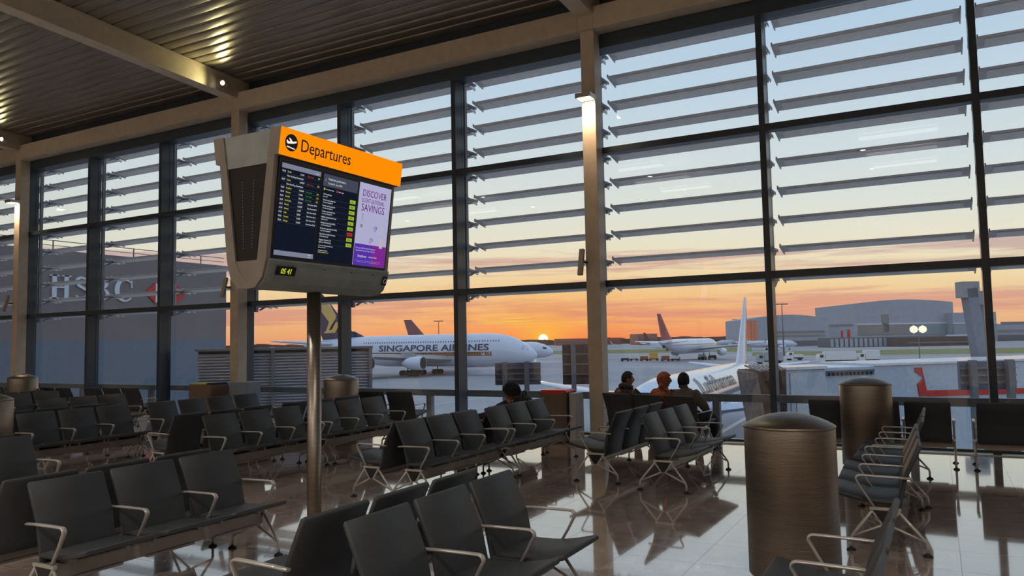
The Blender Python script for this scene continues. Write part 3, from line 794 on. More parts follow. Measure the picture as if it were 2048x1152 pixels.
exec_after = True
def fill_downlight(x, y, e=1300):  # unseen pendants added to brighten the floor and, by bounce, the ceiling
    z = cz(y)-.5
    r = empty('fill_downlight', (x, y, z)); tag(r, 'round pendant lamp added under the roof, out of view, to brighten the hall', 'ceiling light', 'added pendant lamps out of view')
    MB().lathe([(.05, .3), (.11, .28), (.12, 0), (.11, -.02)], 24).done('lamp_housing', ALU, r)
    MB().lathe([(.1, -.021), (.095, -.025)], 24).done('lens', LAMP, r); MB().tube([(0, 0, .3), (0, 0, .48)], .01, 6).done('hanger', ALU, r)
    l = bpy.data.lights.new('fill_spot', 'SPOT'); l.energy = e; l.color = (1, .93, .84); l.spot_size = math.radians(150); l.spot_blend = 1; l.shadow_soft_size = .1
    o = bpy.data.objects.new('fill_spot', l); COL.objects.link(o); o.parent = r; o.location = (0, 0, -.06)
for x in (-34, -26, -18, -10, -2, 6):
    for y in (-9, -4): fill_downlight(x, y)
    fill_downlight(x+2, 2.5, 520)

# ------------------------------------------------------------------ bins and boxes by the window
def bin_():
    r = empty('litter_bin', (-5.78, 12.12, 0), 0); tag(r, 'tall brown metal litter bin with a red lid, beside the central column', 'bin')
    MB().bb(-.25, .25, -.2, .2, .03, .86, bev=.012).done('bin_body', mat('bronze_metal', rgb(112, 100, 90), .4, .7), r)
    MB().bb(-.23, .23, -.18, .18, 0, .03).done('plinth', BLACK, r)
    mb = MB(); mb.prism([(-.25, .0), (.25, .0), (.22, .03), (-.22, .03)], lambda u, v, t: (u, t, v+.861), -.2, .2)
    mb.prism([(-.24, 0), (.24, 0), (.16, -.04), (-.16, -.04)], lambda u, v, t: (u, t, v+.86), -.212, -.2); mb.done('lid', RED, r)
    MB().bb(.27, .39, -.14, .2, .0, .84, bev=.01).done('side_panel', mat('pale_grey_panel', rgb(160, 162, 164), .5), r)
bin_()
def box1():
    r = empty('recycling_box', (-14.35, 12.0, 0)); tag(r, 'brown box with a yellow-green top below the column behind the departures board', 'bin')
    MB().bb(-.42, .3, -.25, .25, 0, .9, bev=.01).done('box_body', mat('brown_board', rgb(110, 88, 74), .6), r)
    MB().bb(-.4, .1, -.23, .23, .9, .93, bev=.01).done('top', mat('lime_top', rgb(170, 175, 50), .5), r)
    MB().bb(.1, .3, -.2, .2, .9, .94, bev=.01).done('flap', BLACK, r)
box1()
def kiosk():
    r = empty('charging_cabinet', (-13.6, 12.3, 0)); tag(r, 'pale blue-grey cabinet with a black latch, right of the yellow-topped box', 'cabinet')
    MB().bb(-.25, .28, -.2, .2, 0, .95, bev=.015).done('cabinet_body', mat('pale_cabinet', rgb(120, 132, 146), .4), r)
    MB().bb(.17, .24, -.215, -.2, .42, .47).done('latch', BLACK, r)
kiosk()

# ------------------------------------------------------------------ guard rail and walkway just outside the glass
mb = MB(); 
mb.bb(XL, XR, 13.42, 13.5, .63, .76, bev=.004)
for k in range(-8, 4): mb.bb(-3.39+3*k-.06, -3.39+3*k+.06, 13.4, 13.52, -.3, .7)
tag(mb.done('guard_rail', mat('rail_grey', rgb(112, 116, 122), .5, .3)), 'grey guard rail on posts running outside along the whole glazing', 'railing')
mb = MB(); mb.bb(XL, XR, 13.22, 14.3, -.6, -.25); struct(mb.done('trim_walkway', CONC))
struct(MB().bb(XL, XR, D0, 13.3, GZ-.2, -.25).done('wall_below', GREYW))

# ------------------------------------------------------------------ ground outside
def plane_rect(name, x0, x1, y0, y1, z, m, t=.02):
    return MB().bb(x0, x1, y0, y1, z-t, z).done(name, m)
g = MB(); 
g.bb(-2600, 2600, 13, 3200, GZ-.5, GZ); struct(g.done('floor_apron', APRON))
def strip_poly(name, pts, z, m):
    mb = MB(); mb.prism(pts, lambda u, v, t: (u, v, t), z-.02, z); return mb.done(name, m)
def gp(px, drop):
    """apron point seen drop pixels under the horizon in column px"""
    d = 8.6*FOC/drop; r = (px-1024)/FOC*d; return tuple(cw(r, d))
tag(strip_poly('grass_strip', [gp(1500, 39), gp(2300, 46), gp(2300, 33), gp(1500, 31.5)], GZ+.04, GRASS), 'long grass strip beyond the lorries on the right', 'grass', kind='stuff')
tag(strip_poly('grass_strip', [gp(860, 27), gp(1500, 30), gp(1500, 22), gp(860, 21)], GZ+.04, GRASS), 'grass strip behind the parked airliners in the middle distance', 'grass', kind='stuff')
def line(a, b, w, lab):
    a, b = Vector((*a, 0)), Vector((*b, 0)); mb = MB(); mb.bar((a.x, a.y, GZ+.015), (b.x, b.y, GZ+.015), w, .03); tag(mb.done('apron_marking', TARW), lab, 'ground marking', 'white apron lines')
line(gp(640, 94), gp(940, 97), .3, 'white apron line running straight below the large airliner')
line(gp(740, 138), gp(1190, 84), .3, 'slanting white apron line rising behind the bench row')
line(gp(1070, 78), gp(1500, 72), .25, 'white apron line beneath the striped-tail airliner')
line(gp(1430, 190), gp(1540, 130), .5, 'white kerb line curving under the bellows of the jet bridge')

# ------------------------------------------------------------------ aircraft
def foil(n=9):
    up = [(1, 0), (.8, .35), (.5, .8), (.25, 1), (.08, .75), (0, 0), (.08, -.5), (.25, -.6), (.5, -.45), (.8, -.15)]
    return up
def wing_mesh(mb, r0, c0, r1, c1, t0, t1, vert=False):
    """r0, r1 = leading edge points; chord goes towards -x"""
    S = []
    for (p, c, t) in ((r0, c0, t0), (r1, c1, t1)):
        sec = []
        for u, v in foil():
            if vert: sec.append((p[0]-u*c, p[1]+v*t*c, p[2]))
            else: sec.append((p[0]-u*c, p[1], p[2]+v*t*c))
        S.append(sec)
    mb.loft(S, smooth=False); return mb
def airliner(loc, rz, P, label):
    r = empty('airliner', (loc[0], loc[1], GZ), rz); tag(r, label, 'aeroplane')
    secs = P['secs']; N = 40
    def at(s):
        for a, b in zip(secs, secs[1:]):
            if a[0] <= s <= b[0]:
                f = (s-a[0])/(b[0]-a[0]); return [a[i]+(b[i]-a[i])*f for i in range(1, 4)]
        return secs[-1][1:]
    # resample smoothly
    mb = MB(); rings = []
    ss = sorted(set([q[0] for q in secs] + [P['L']*i/60 for i in range(61)]))
    for s in ss:
        zc, ry, rz_ = at(s)
        rings.append([(-s, ry*math.cos(2*PI*k/N), zc+rz_*math.sin(2*PI*k/N)) for k in range(N)])
    mb.mi = 0; mb.loft(rings)
    # belly colour split and windows as surface pattern
    def surf(s, z, side, off=.0):
        zc, ry, rz_ = at(s); q = max(-1, min(1, (z-zc)/rz_)); return (-s, side*(ry*math.sqrt(1-q*q)+off), z)
    mb.mi = 1
    for (sa, sb, z, w, h, st) in P['windows']:
        s = sa
        while s < sb:
            for side in (1, -1):
                a, b, c, d = surf(s, z, side, .03), surf(s+w, z, side, .03), surf(s+w, z+h, side, .03), surf(s, z+h, side, .03)
                f = mb.b.faces.new([mb.b.verts.new(p) for p in (a, b, c, d)]); f.material_index = 1
            s += st
    # cockpit glazing
    for (s0, s1, z0, z1, z2, z3) in P['cockpit']:
        for side in (1, -1):
            pts = [surf(s0, z0, side, .03), surf(s1, z1, side, .03), surf(s1, z2, side, .03), surf(s0, z3, side, .03)]
            f = mb.b.faces.new([mb.b.verts.new(p) for p in pts]); f.material_index = 1
    mb.mi = 2
    for (s0, s1, z0, z1) in P.get('stripe', []):
        s = s0
        while s < s1-.01:
            e = min(s+1, s1)
            for side in (1, -1):
                pts = [surf(s, z0, side, .02), surf(e, z0, side, .02), surf(e, z1, side, .02), surf(s, z1, side, .02)]
                f = mb.b.faces.new([mb.b.verts.new(p) for p in pts]); f.material_index = 2
            s = e
    fu = mb.done('fuselage', [P['body'], DARK, P.get('stripem', GOLD)], r)
    for side in (1, -1):
        w = P['wing']; mb = MB()
        wing_mesh(mb, (w[0], side*w[1], w[2]), w[3], (w[4], side*w[5], w[6]), w[7], .075, .06)
        if P.get('winglet'): wing_mesh(mb, (w[4]-.3*w[7], side*w[5], w[6]), w[7]*.7, (w[4]-w[7], side*(w[5]+.6), w[6]+P['winglet']), w[7]*.3, .08, .08)
        mb.done('wing', P.get('wingm', AIRG), r)
        t = P['tail']; mb = MB(); wing_mesh(mb, (t[0], side*t[1], t[2]), t[3], (t[4], side*t[5], t[6]), t[7], .1, .08); mb.done('tailplane', AIRW, r)
        for (ex, ey, ez, er, el) in P['engines']:
            mb = MB(); mb.lathe([(er*.84, .0), (er*.96, .04*el), (er, -.0*el+.12*el*-1), (er*1.02, -.3*el), (er*.95, -.6*el), (er*.72, -.85*el), (er*.5, -el), (er*.25, -1.12*el)], 28, (ex, side*ey, ez), 'x')
            e = mb.done('engine', P.get('engm', AIRW), r)
            MB().lathe([(er*.82, .05*el), (er*.8, .042*el)], 28, (ex, side*ey, ez), 'x').done('fan', DARK, e)
            mb = MB(); mb.prism([(ex-.15*el, ez+er*.9), (ex-.9*el, ez+er*1.0), (ex-1.2*el, ez+er*1.5), (ex-.5*el, ez+er*1.4)], lambda u, v, tt: (u, side*ey+tt, v), -.12*er, .12*er); mb.done('pylon', AIRG, e)
    f = P['fin']; mb = MB(); wing_mesh(mb, (f[0], 0, f[1]), f[2], (f[3], 0, f[4]), f[5], .1, .08, vert=True)
    wing_mesh(mb, (f[0]+f[2]*.35, 0, f[1]-.3), f[2]*.6, (f[0]-f[2]*.1, 0, f[1]+f[2]*.18), f[2]*.4, .05, .06, vert=True)
    fin = mb.done('fin', P['finm'], r)
    for (gx, gy, wr, n) in P['gear']:
        for side in ((1, -1) if gy else (1,)):
            mb = MB(); mb.tube([(gx, side*gy, wr), (gx, side*gy, 3.2)], wr*.22, 8)
            for i in range(n):
                for q in (-1, 1):
                    mb.lathe([(wr*.7, -.22*wr), (wr, -.18*wr), (wr, .18*wr), (wr*.7, .22*wr)], 20, (gx+(i-(n-1)/2)*wr*2.3, side*gy+q*wr*.7, wr), 'y')
            mb.done('landing_gear', TYRE, r)
    return r, fu, fin, surf
def wrap_text(txt, cap, s_start, z0, side, surf, m, r, dirn, width, off=.1, nm='titles'):
    """lettering laid on the curved fuselage, cap height and overall width given; dirn=+1 reads towards the tail"""
    me = text_mesh(txt, 1.0, .0, bold=.018)
    bm = bmesh.new(); bm.from_mesh(me)
    bmesh.ops.remove_doubles(bm, verts=bm.verts, dist=1e-5)
    x0 = min(v.co.x for v in bm.verts); x1 = max(v.co.x for v in bm.verts)
    y0 = 0; y1 = max(v.co.y for v in bm.verts)
    for i in range(1, 8):
        y = y0+(y1-y0)*i/8
        bmesh.ops.bisect_plane(bm, geom=bm.verts[:]+bm.edges[:]+bm.faces[:], plane_co=(0, y, 0), plane_no=(0, 1, 0))
    for v in bm.verts:
        v.co = surf(s_start+dirn*(v.co.x-x0)/(x1-x0)*width, z0+v.co.y/y1*cap, side, off)
    bm.to_mesh(me); bm.free(); return link(nm, me, m, r)

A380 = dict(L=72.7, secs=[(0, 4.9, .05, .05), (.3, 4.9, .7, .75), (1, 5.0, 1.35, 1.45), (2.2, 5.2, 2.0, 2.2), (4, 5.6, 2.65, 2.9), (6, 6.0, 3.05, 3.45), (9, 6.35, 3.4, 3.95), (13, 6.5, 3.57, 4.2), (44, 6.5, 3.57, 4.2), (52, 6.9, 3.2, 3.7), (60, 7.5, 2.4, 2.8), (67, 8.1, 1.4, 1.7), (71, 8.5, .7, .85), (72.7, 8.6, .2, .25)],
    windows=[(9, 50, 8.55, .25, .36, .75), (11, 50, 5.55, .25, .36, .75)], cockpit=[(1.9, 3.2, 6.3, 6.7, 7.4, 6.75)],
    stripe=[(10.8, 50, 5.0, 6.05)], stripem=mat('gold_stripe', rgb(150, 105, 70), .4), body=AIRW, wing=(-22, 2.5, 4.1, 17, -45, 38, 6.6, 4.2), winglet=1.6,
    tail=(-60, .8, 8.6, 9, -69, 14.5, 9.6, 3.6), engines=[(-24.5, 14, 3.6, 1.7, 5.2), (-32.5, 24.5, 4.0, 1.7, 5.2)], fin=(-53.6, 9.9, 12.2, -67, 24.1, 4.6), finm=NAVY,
    gear=[(-5, 0, .65, 1), (-32, 6.2, .7, 2), (-36, 2.6, .7, 3)])
def place_air(n, t, P, lab):
    a, b = cw(*n), cw(*t); d = a-b; return airliner(a, math.atan2(d.y, d.x), P, lab)
r, fu, fin, surf = place_air((5.9, 192), (-60, 222), A380, 'large white double-deck airliner taxiing left of the rising sun, dark tail')
wrap_text('SINGAPORE AIRLINES', 1.6, 44.4, 6.45, -1, surf, NAVY, r, -1, 32.8, nm='airline_titles')
mb = MB()
mb.prism([(-65.6, 20.1), (-63.3, 20.0), (-60.8, 16.6), (-60.8, 15.7), (-62.4, 13.8), (-63.1, 12.6), (-64.0, 12.6), (-63.0, 14.9), (-65.6, 17.8)], lambda u, v, t: (u, t, v), -.8, .8)
mb.prism([(-64.9, 11.8), (-61.0, 11.8), (-59.7, 13.8), (-58.7, 14.3), (-58.7, 14.8), (-60.6, 14.8), (-62.1, 12.7), (-64.0, 12.5)], lambda u, v, t: (u, t, v), -.82, .82)
mb.done('tail_emblem', GOLD, r)
MB().prism([(-47.2, 6.9), (-50.2, 6.9), (-50.2, 7.9), (-47.2, 7.9)], lambda u, v, t: (u, -t, v), 3.2, 3.66).done('flag', RED, r)

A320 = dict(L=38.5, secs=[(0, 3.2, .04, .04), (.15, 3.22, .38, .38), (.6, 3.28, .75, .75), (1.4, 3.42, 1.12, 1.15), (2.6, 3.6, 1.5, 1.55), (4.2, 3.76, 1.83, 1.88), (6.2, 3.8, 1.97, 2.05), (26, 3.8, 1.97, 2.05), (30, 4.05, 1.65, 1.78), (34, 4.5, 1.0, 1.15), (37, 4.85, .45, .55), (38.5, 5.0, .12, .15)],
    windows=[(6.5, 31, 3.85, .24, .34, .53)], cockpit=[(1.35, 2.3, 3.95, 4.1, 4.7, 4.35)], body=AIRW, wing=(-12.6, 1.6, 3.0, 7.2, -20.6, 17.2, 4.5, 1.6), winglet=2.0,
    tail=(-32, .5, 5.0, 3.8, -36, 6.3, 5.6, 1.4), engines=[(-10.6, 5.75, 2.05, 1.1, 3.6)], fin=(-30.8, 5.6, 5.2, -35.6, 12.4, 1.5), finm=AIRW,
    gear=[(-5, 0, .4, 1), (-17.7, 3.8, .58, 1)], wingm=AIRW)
r, fu, fin, surf = place_air((6.6, 44.5), (26.4, 86), A320, 'white airliner parked close outside, nose towards the seated people')
r.scale = (1.2, 1.0, 1.035)
wrap_text('Lufthansa', 1.05, 9.5, 4.5, 1, surf, NAVY, r, 1, 11.0, off=.09, nm='airline_titles')
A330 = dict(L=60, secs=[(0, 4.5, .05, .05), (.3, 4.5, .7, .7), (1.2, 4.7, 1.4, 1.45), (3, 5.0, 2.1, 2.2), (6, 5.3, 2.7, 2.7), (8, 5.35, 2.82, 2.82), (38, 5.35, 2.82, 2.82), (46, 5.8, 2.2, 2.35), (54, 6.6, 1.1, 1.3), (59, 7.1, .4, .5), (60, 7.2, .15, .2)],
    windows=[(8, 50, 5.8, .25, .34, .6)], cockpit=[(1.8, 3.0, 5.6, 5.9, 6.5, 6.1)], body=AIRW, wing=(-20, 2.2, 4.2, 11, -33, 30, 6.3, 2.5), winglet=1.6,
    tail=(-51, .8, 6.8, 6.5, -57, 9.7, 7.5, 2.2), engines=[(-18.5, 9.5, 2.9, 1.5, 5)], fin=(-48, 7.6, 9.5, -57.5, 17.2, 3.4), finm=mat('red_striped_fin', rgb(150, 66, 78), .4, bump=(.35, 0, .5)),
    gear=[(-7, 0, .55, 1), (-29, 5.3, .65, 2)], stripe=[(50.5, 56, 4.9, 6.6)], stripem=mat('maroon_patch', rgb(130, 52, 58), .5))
r, fu, fin, surf = place_air((84, 322), (52, 273), A330, 'twin-engine airliner seen from behind, with a tall reddish tail')
def small_tail(px, drop, lab, fm, rot=0, sc=1.0):
    d = 8.6*FOC/drop; rr = (px-1024)/FOC*d; p = cw(rr, d)
    P = dict(A320); P['finm'] = fm; P['windows'] = []; q = airliner(p, rot, P, lab)[0]; return q
small_tail(1382, 25, 'distant airliner with a dark raked tail behind the red-tailed one', mat('dark_fin', rgb(96, 60, 68), .6), YAW+.3)
small_tail(1428, 20, 'distant airliner with a light blue and white tail', mat('pale_fin', rgb(168, 160, 170), .6), YAW+PI-.25)
small_tail(1590, 28, 'white jet with an upturned wingtip parked before the left hangar', mat('grey_fin', rgb(160, 165, 178), .6), YAW+.1)
# second jet hidden behind the big one
P2 = dict(A330); P2['finm'] = mat('maroon_fin', rgb(120, 78, 86), .6); P2['body'] = AIRW
a, b = (13.5, 262), (-42, 290); r2 = place_air(a, b, P2, 'airliner peeping out behind the nose of the large double-deck airliner')

# ------------------------------------------------------------------ buildings and trees at the far side
def bpos(px, d): return cw((px-1024)/FOC*d, d)
def block(nm, px0, px1, d, h, depth, m, lab, parts=(), roofcurve=0, cat='building'):
    """a building whose front spans columns px0..px1 at distance d; h = height above the apron"""
    a, b = bpos(px0, d), bpos(px1, d); w = (b-a).length; ang = math.atan2((b-a).y, (b-a).x)
    r = empty(nm, (a.x, a.y, GZ), ang); tag(r, lab, cat)
    mb = MB()
    if roofcurve:
        pts = [(0, 0), (w, 0)]; N = 12
        for i in range(N, -1, -1): u = i/N; pts.append((w*u, h+roofcurve*math.sin(PI*u)))
        mb.prism(pts, lambda u, v, t: (u, t, v), 0, depth)
    else: mb.bb(0, w, 0, depth, 0, h)
    mb.done('hall', m, r)
    for (n_, u0, u1, z0, z1, pm) in parts:
        MB().bb(u0*w, u1*w, -.6, .4, z0*h, z1*h).done(n_, pm, r)
    return r
ORLIT = mat('sunlit_orange', rgb(235, 120, 70), .5)  # low sun on the hangar end, painted as orange strips
WINW = mat('pale_doors', rgb(128, 128, 128), .6)
block('hangar', 1490, 1655, 620, 22, 60, HGR, 'curved-roof pale hangar with sunlight painted as orange strips behind the slim tail fin',
      [('sunlit_strip', .0, .045, .12, .95, ORLIT), ('sunlit_strip', .06, .08, .12, .95, ORLIT), ('sunlit_strip', .1, .125, .12, .95, ORLIT), ('ribbon_window', .35, .95, .5, .56, WINW), ('ribbon_window', .35, .95, .36, .42, WINW), ('base_wall', .2, 1, 0, .2, HGD)], 3.5)
block('low_building', 1652, 1712, 640, 17, 40, HGR, 'low building with red frames between the two hangars', [('red_frame', .45, .5, .25, .7, RED), ('red_frame', .66, .74, .1, .75, RED), ('roof_truss', 0, .85, .93, 1.02, WINW)])
block('hangar', 1708, 1905, 690, 36, 90, HGR, 'tallest grey hangar on the right of the horizon', [('door_panel', .27, .34, .28, .72, WINW), ('door_band', 0, .58, .22, .47, WINW), ('door_band', .6, 1, .2, .47, mat('teal_glazing', rgb(120, 140, 150), .4)), ('canopy', .0, 1, .47, .5, AIRW), ('base_wall', 0, 1, 0, .16, HGD)], 3)
block('hangar_annexe', 1903, 1990, 680, 26, 60, HGR, 'lower wing attached at the right of the tallest hangar', [('door_band', 0, 1, .1, .6, mat('teal_glazing2', rgb(124, 142, 152), .4)), ('canopy', 0, 1, .62, .66, AIRW)])
block('terminal_building', 1985, 2120, 700, 15.5, 60, HGR, 'long low building at the right end of the horizon', [('ribbon_window', 0, 1, .55, .65, WINW), ('dark_base', 0, 1, 0, .35, HGD), ('roof_plant', .1, .5, 1, 1.12, WINW)])
block('terminal_building', 1273, 1312, 900, 14, 60, mat('dusky_wall', rgb(150, 100, 84), .8), 'long dusky building on the horizon left of the reddish tail', [('ribbon_window', 0, 1, .5, .62, HGD)])
block('hedge_building', 1110, 1240, 1200, 10.5, 60, mat('dusky_wall2', rgb(150, 92, 74), .8), 'low dusky building on the horizon just right of the sun', [('ribbon_window', 0, 1, .4, .52, HGD)])
block('depot_building', 1655, 1790, 520, 6.5, 20, HGD, 'row of dark sheds in front of the tallest hangar', [('bay_door', i/14+.01, i/14+.055, .05, .9, HGR) for i in range(14)])
block('depot_building', 1790, 1985, 505, 6, 20, mat('brown_shed', rgb(88, 74, 72), .8), 'dark brown sheds with small lights at the right', [('canopy', .5, .75, 1.05, 1.2, AIRW), ('ribbon_window', .1, .9, .3, .5, HGD)])
# tree belt along the horizon: one ragged solid, nobody could count it
mb = MB(); N = 400
prev = None
def belt(pa, pb, d, h0, h1, nm, lab):
    mb = MB(); a, b = bpos(pa, d), bpos(pb, d); pts = [(0, 0), (1, 0)]; n = 220
    hh = h0
    tops = []
    for i in range(n+1):
        u = 1-i/n; v = (math.sin(u*37)+math.sin(u*91+1.3)*.6+math.sin(u*213)*.35+random.uniform(-.5, .5))*.25
        tops.append((u, h0+(h1-h0)*(v+.5)))
    mb.prism(pts+tops, lambda u, v, t: (a.x+(b.x-a.x)*u-_s*t, a.y+(b.y-a.y)*u+_c*t, GZ+v), 0, 30)
    tag(mb.done(nm, FOLI), lab, 'trees', kind='stuff')
belt(300, 1320, 1350, 7.5, 11.5, 'tree_belt', 'dark belt of trees along the horizon under the sun')
belt(1300, 2300, 1500, 8, 12, 'tree_belt', 'dark belt of trees along the horizon on the right')

# ------------------------------------------------------------------ vehicles
def truck(px, drop, L, lab, m=VEHW, box=2.6, rot=0):
    d = 8.6*FOC/drop; p = cw((px-1024)/FOC*d, d)
    r = empty('lorry', (p.x, p.y, GZ), YAW+rot); tag(r, lab, 'lorry')
    MB().bb(2.2, L, -1.2, 1.2, 1.0, 1.0+box, bev=.05).done('cargo_box', m, r)
    mb = MB(); mb.prism([(0, .6), (2.1, .6), (2.1, 2.9), (.5, 2.9), (.1, 1.8)], lambda u, v, t: (u, t, v), -1.15, 1.15); c = mb.done('cab', m, r)
    MB().bb(.6, 1.6, -1.18, -1.14, 1.8, 2.6).done('cab_window', DARK, c)
    MB().bb(0.2, L, -.9, .9, .6, 1.0).done('chassis', VEHD, r)
    for x in ([1.0, L*.62, L*.62+1.3, L-1.2] if L > 6 else [.9, L-.9]):
        for s in (-1, 1): 
            w = MB().lathe([(.3, -.14), (.48, -.12), (.48, .12), (.3, .14)], 16, axis='y').done('wheel', TYRE, r); w.location = (x, s*1.0, .48)
    return r
truck(1628, 56.5, 11.5, 'long white lorry standing on the apron beyond the jet bridge')
truck(1708, 56.5, 6.5, 'shorter white lorry coupled close behind the long one', box=2.7)
truck(1508, 55, 8, 'grey box lorry right of the slim tail fin', m=HGR)
truck(1568, 49, 5.5, 'small white service vehicle between the mullion and the long lorry', box=1.0)
def cart(px, drop, m, lab, w=3.2, h=1.2):
    d = 8.6*FOC/drop; p = cw((px-1024)/FOC*d, d)
    r = empty('baggage_cart', (p.x, p.y, GZ), YAW); tag(r, lab, 'ground vehicle')
    MB().bb(0, w, -.8, .8, .5, .8).done('deck', VEHD, r); MB().bb(.2, w-.2, -.7, .7, .8, .8+h, bev=.08).done('load', m, r)
    for x in (.5, w-.5):
        for s in (-1, 1):
            q = MB().lathe([(.2, -.1), (.32, -.08), (.32, .08), (.2, .1)], 12, axis='y').done('wheel', TYRE, r); q.location = (x, s*.7, .32)
for px, dr_, m, lab, h in ((1238, 45, VEHD, 'dark baggage cart, leftmost of the ground vehicles', .5), (1256, 44, VEHW, 'pale tug with a frame among the ground vehicles', 1.8), (1276, 45, ORCL, 'cart loaded with brownish bags', 1.1), (1294, 44.5, VEHY, 'yellow loader below the reddish-tailed airliner', 2.2),
        (1318, 46, ORCL, 'orange-brown cart under the tail of the twin-engine airliner', 1.2), (1338, 46, VEHW, 'white cart just right of the orange-brown one', .8), (1392, 44, VEHW, 'pale cart near the engine of the twin-engine airliner', 1.2), (1412, 44, VEHD, 'dark cart beneath the wing of the twin-engine airliner', .8)):
    cart(px, dr_, m, lab, 3.2 if px != 1294 else 3.6, h)
# floodlight masts
def mast(px, d, h, lab, n=5):
    p = bpos(px, d); r = empty('floodlight_mast', (p.x, p.y, GZ), YAW); tag(r, lab, 'mast', 'floodlight masts on the airfield')
    MB().tube([(0, 0, 0), (0, 0, h)], [.35, .18], 8).done('mast_pole', HGD, r)
    MB().bb(-2.6, 2.6, -.25, .25, h-.1, h+.35).done('lamp_bar', HGD, r)
mast(876, 420, 20, 'thin floodlight mast rising behind the large airliner')
mast(1563, 330, 22, 'thin floodlight mast beside the right-hand mullion')
mast(1468, 700, 24, 'small distant floodlight mast left of the slim tail fin')
def globe(px, d):
    p = bpos(px, d); r = empty('twin_globe_light', (p.x, p.y, GZ), YAW); tag(r, 'post with two bright globe lights in front of the tallest hangar', 'street light')
    MB().tube([(0, 0, 0), (0, 0, 9)], .12, 8).done('post', HGD, r)
    for s in (-1, 1): MB().lathe([(.1, -1), (.8, -.6), (1, 0), (.8, .6), (.1, 1)], 16, (s*1.15, 0, 9.6)).done('globe', emis('globe_lit', (1, .95, .75, 1), 1.2), r)
globe(1833, 200)

# ------------------------------------------------------------------ signs outside near the facade
def board(px0, px1, y0, y1, d, m, posts, lab, side=None):
    """apron sign seen from behind, its panel spanning the given window of view at distance d"""
    a, b = bpos(px0, d), bpos(px1, d); w = (b-a).length
    hz = lambda px: 702-40*px/2048
    zt = EYE-(y0-hz((px0+px1)/2))/FOC*d; zb = EYE-(y1-hz((px0+px1)/2))/FOC*d
    r = empty('apron_sign', (a.x, a.y, GZ), math.atan2((b-a).y, (b-a).x)); tag(r, lab, 'sign', 'backs of signs standing outside the glass')
    mb = MB(); mb.bb(0, w, 0, .12, zb-GZ, zt-GZ, bev=.02); mb.done('panel', m, r)
    n = 4
    for i in range(1, n): MB().bb(.02, w-.02, -.05, .0, zb-GZ+(zt-zb)*i/n-.02, zb-GZ+(zt-zb)*i/n+.02).done('stiffener', ALUD, r)
    for p in posts: MB().bb(p*w-.07, p*w+.07, -.2, -.05, 0, zt-GZ+.03).done('post', mat('galvanised', rgb(130, 134, 142), .5, .3), r)
board(987, 1078, 725, 769, 22, SIGNR, (.21, .69), 'back of a wide grey apron sign on two posts, above the turbaned head')
board(1122, 1174, 688, 768, 24, RUST, (.4,), 'tall brownish back of an apron sign left of the central column')
board(1911, 2023, 721, 778, 19, mat('sign_back_blue', rgb(108, 124, 144), .5, bump=(3, .1, .15)), (.18, .83), 'wide blue-grey back of an apron sign at the right edge')
def pylon():
    p = bpos(1944, 30); r = empty('guidance_pylon', (p.x, p.y, GZ), YAW); tag(r, 'slanted grey twin-beam pylon with a box on top, beside the right-hand mullion', 'pylon')
    m = mat('pylon_grey', rgb(120, 130, 146), .5)
    MB().bar((.28, 0, 6.6), (-.12, 0, 10.3), .4, .5, up=(0, 1, 0)).done('pylon_beam', m, r)
    MB().bar((.72, .3, 6.6), (.44, .3, 10.2), .16, .34, up=(0, 1, 0)).done('pylon_beam', m, r)
    MB().box((-.16, 0, 10.25), (.66, .5, .62)).done('head_box', AIRG, r); MB().box((.36, .2, 9.9), (.5, .4, .5)).done('head_box', AIRG, r)
    MB().tube([(.3, 0, 0), (.3, 0, 7.2)], .12, 10).done('post', m, r)
pylon()

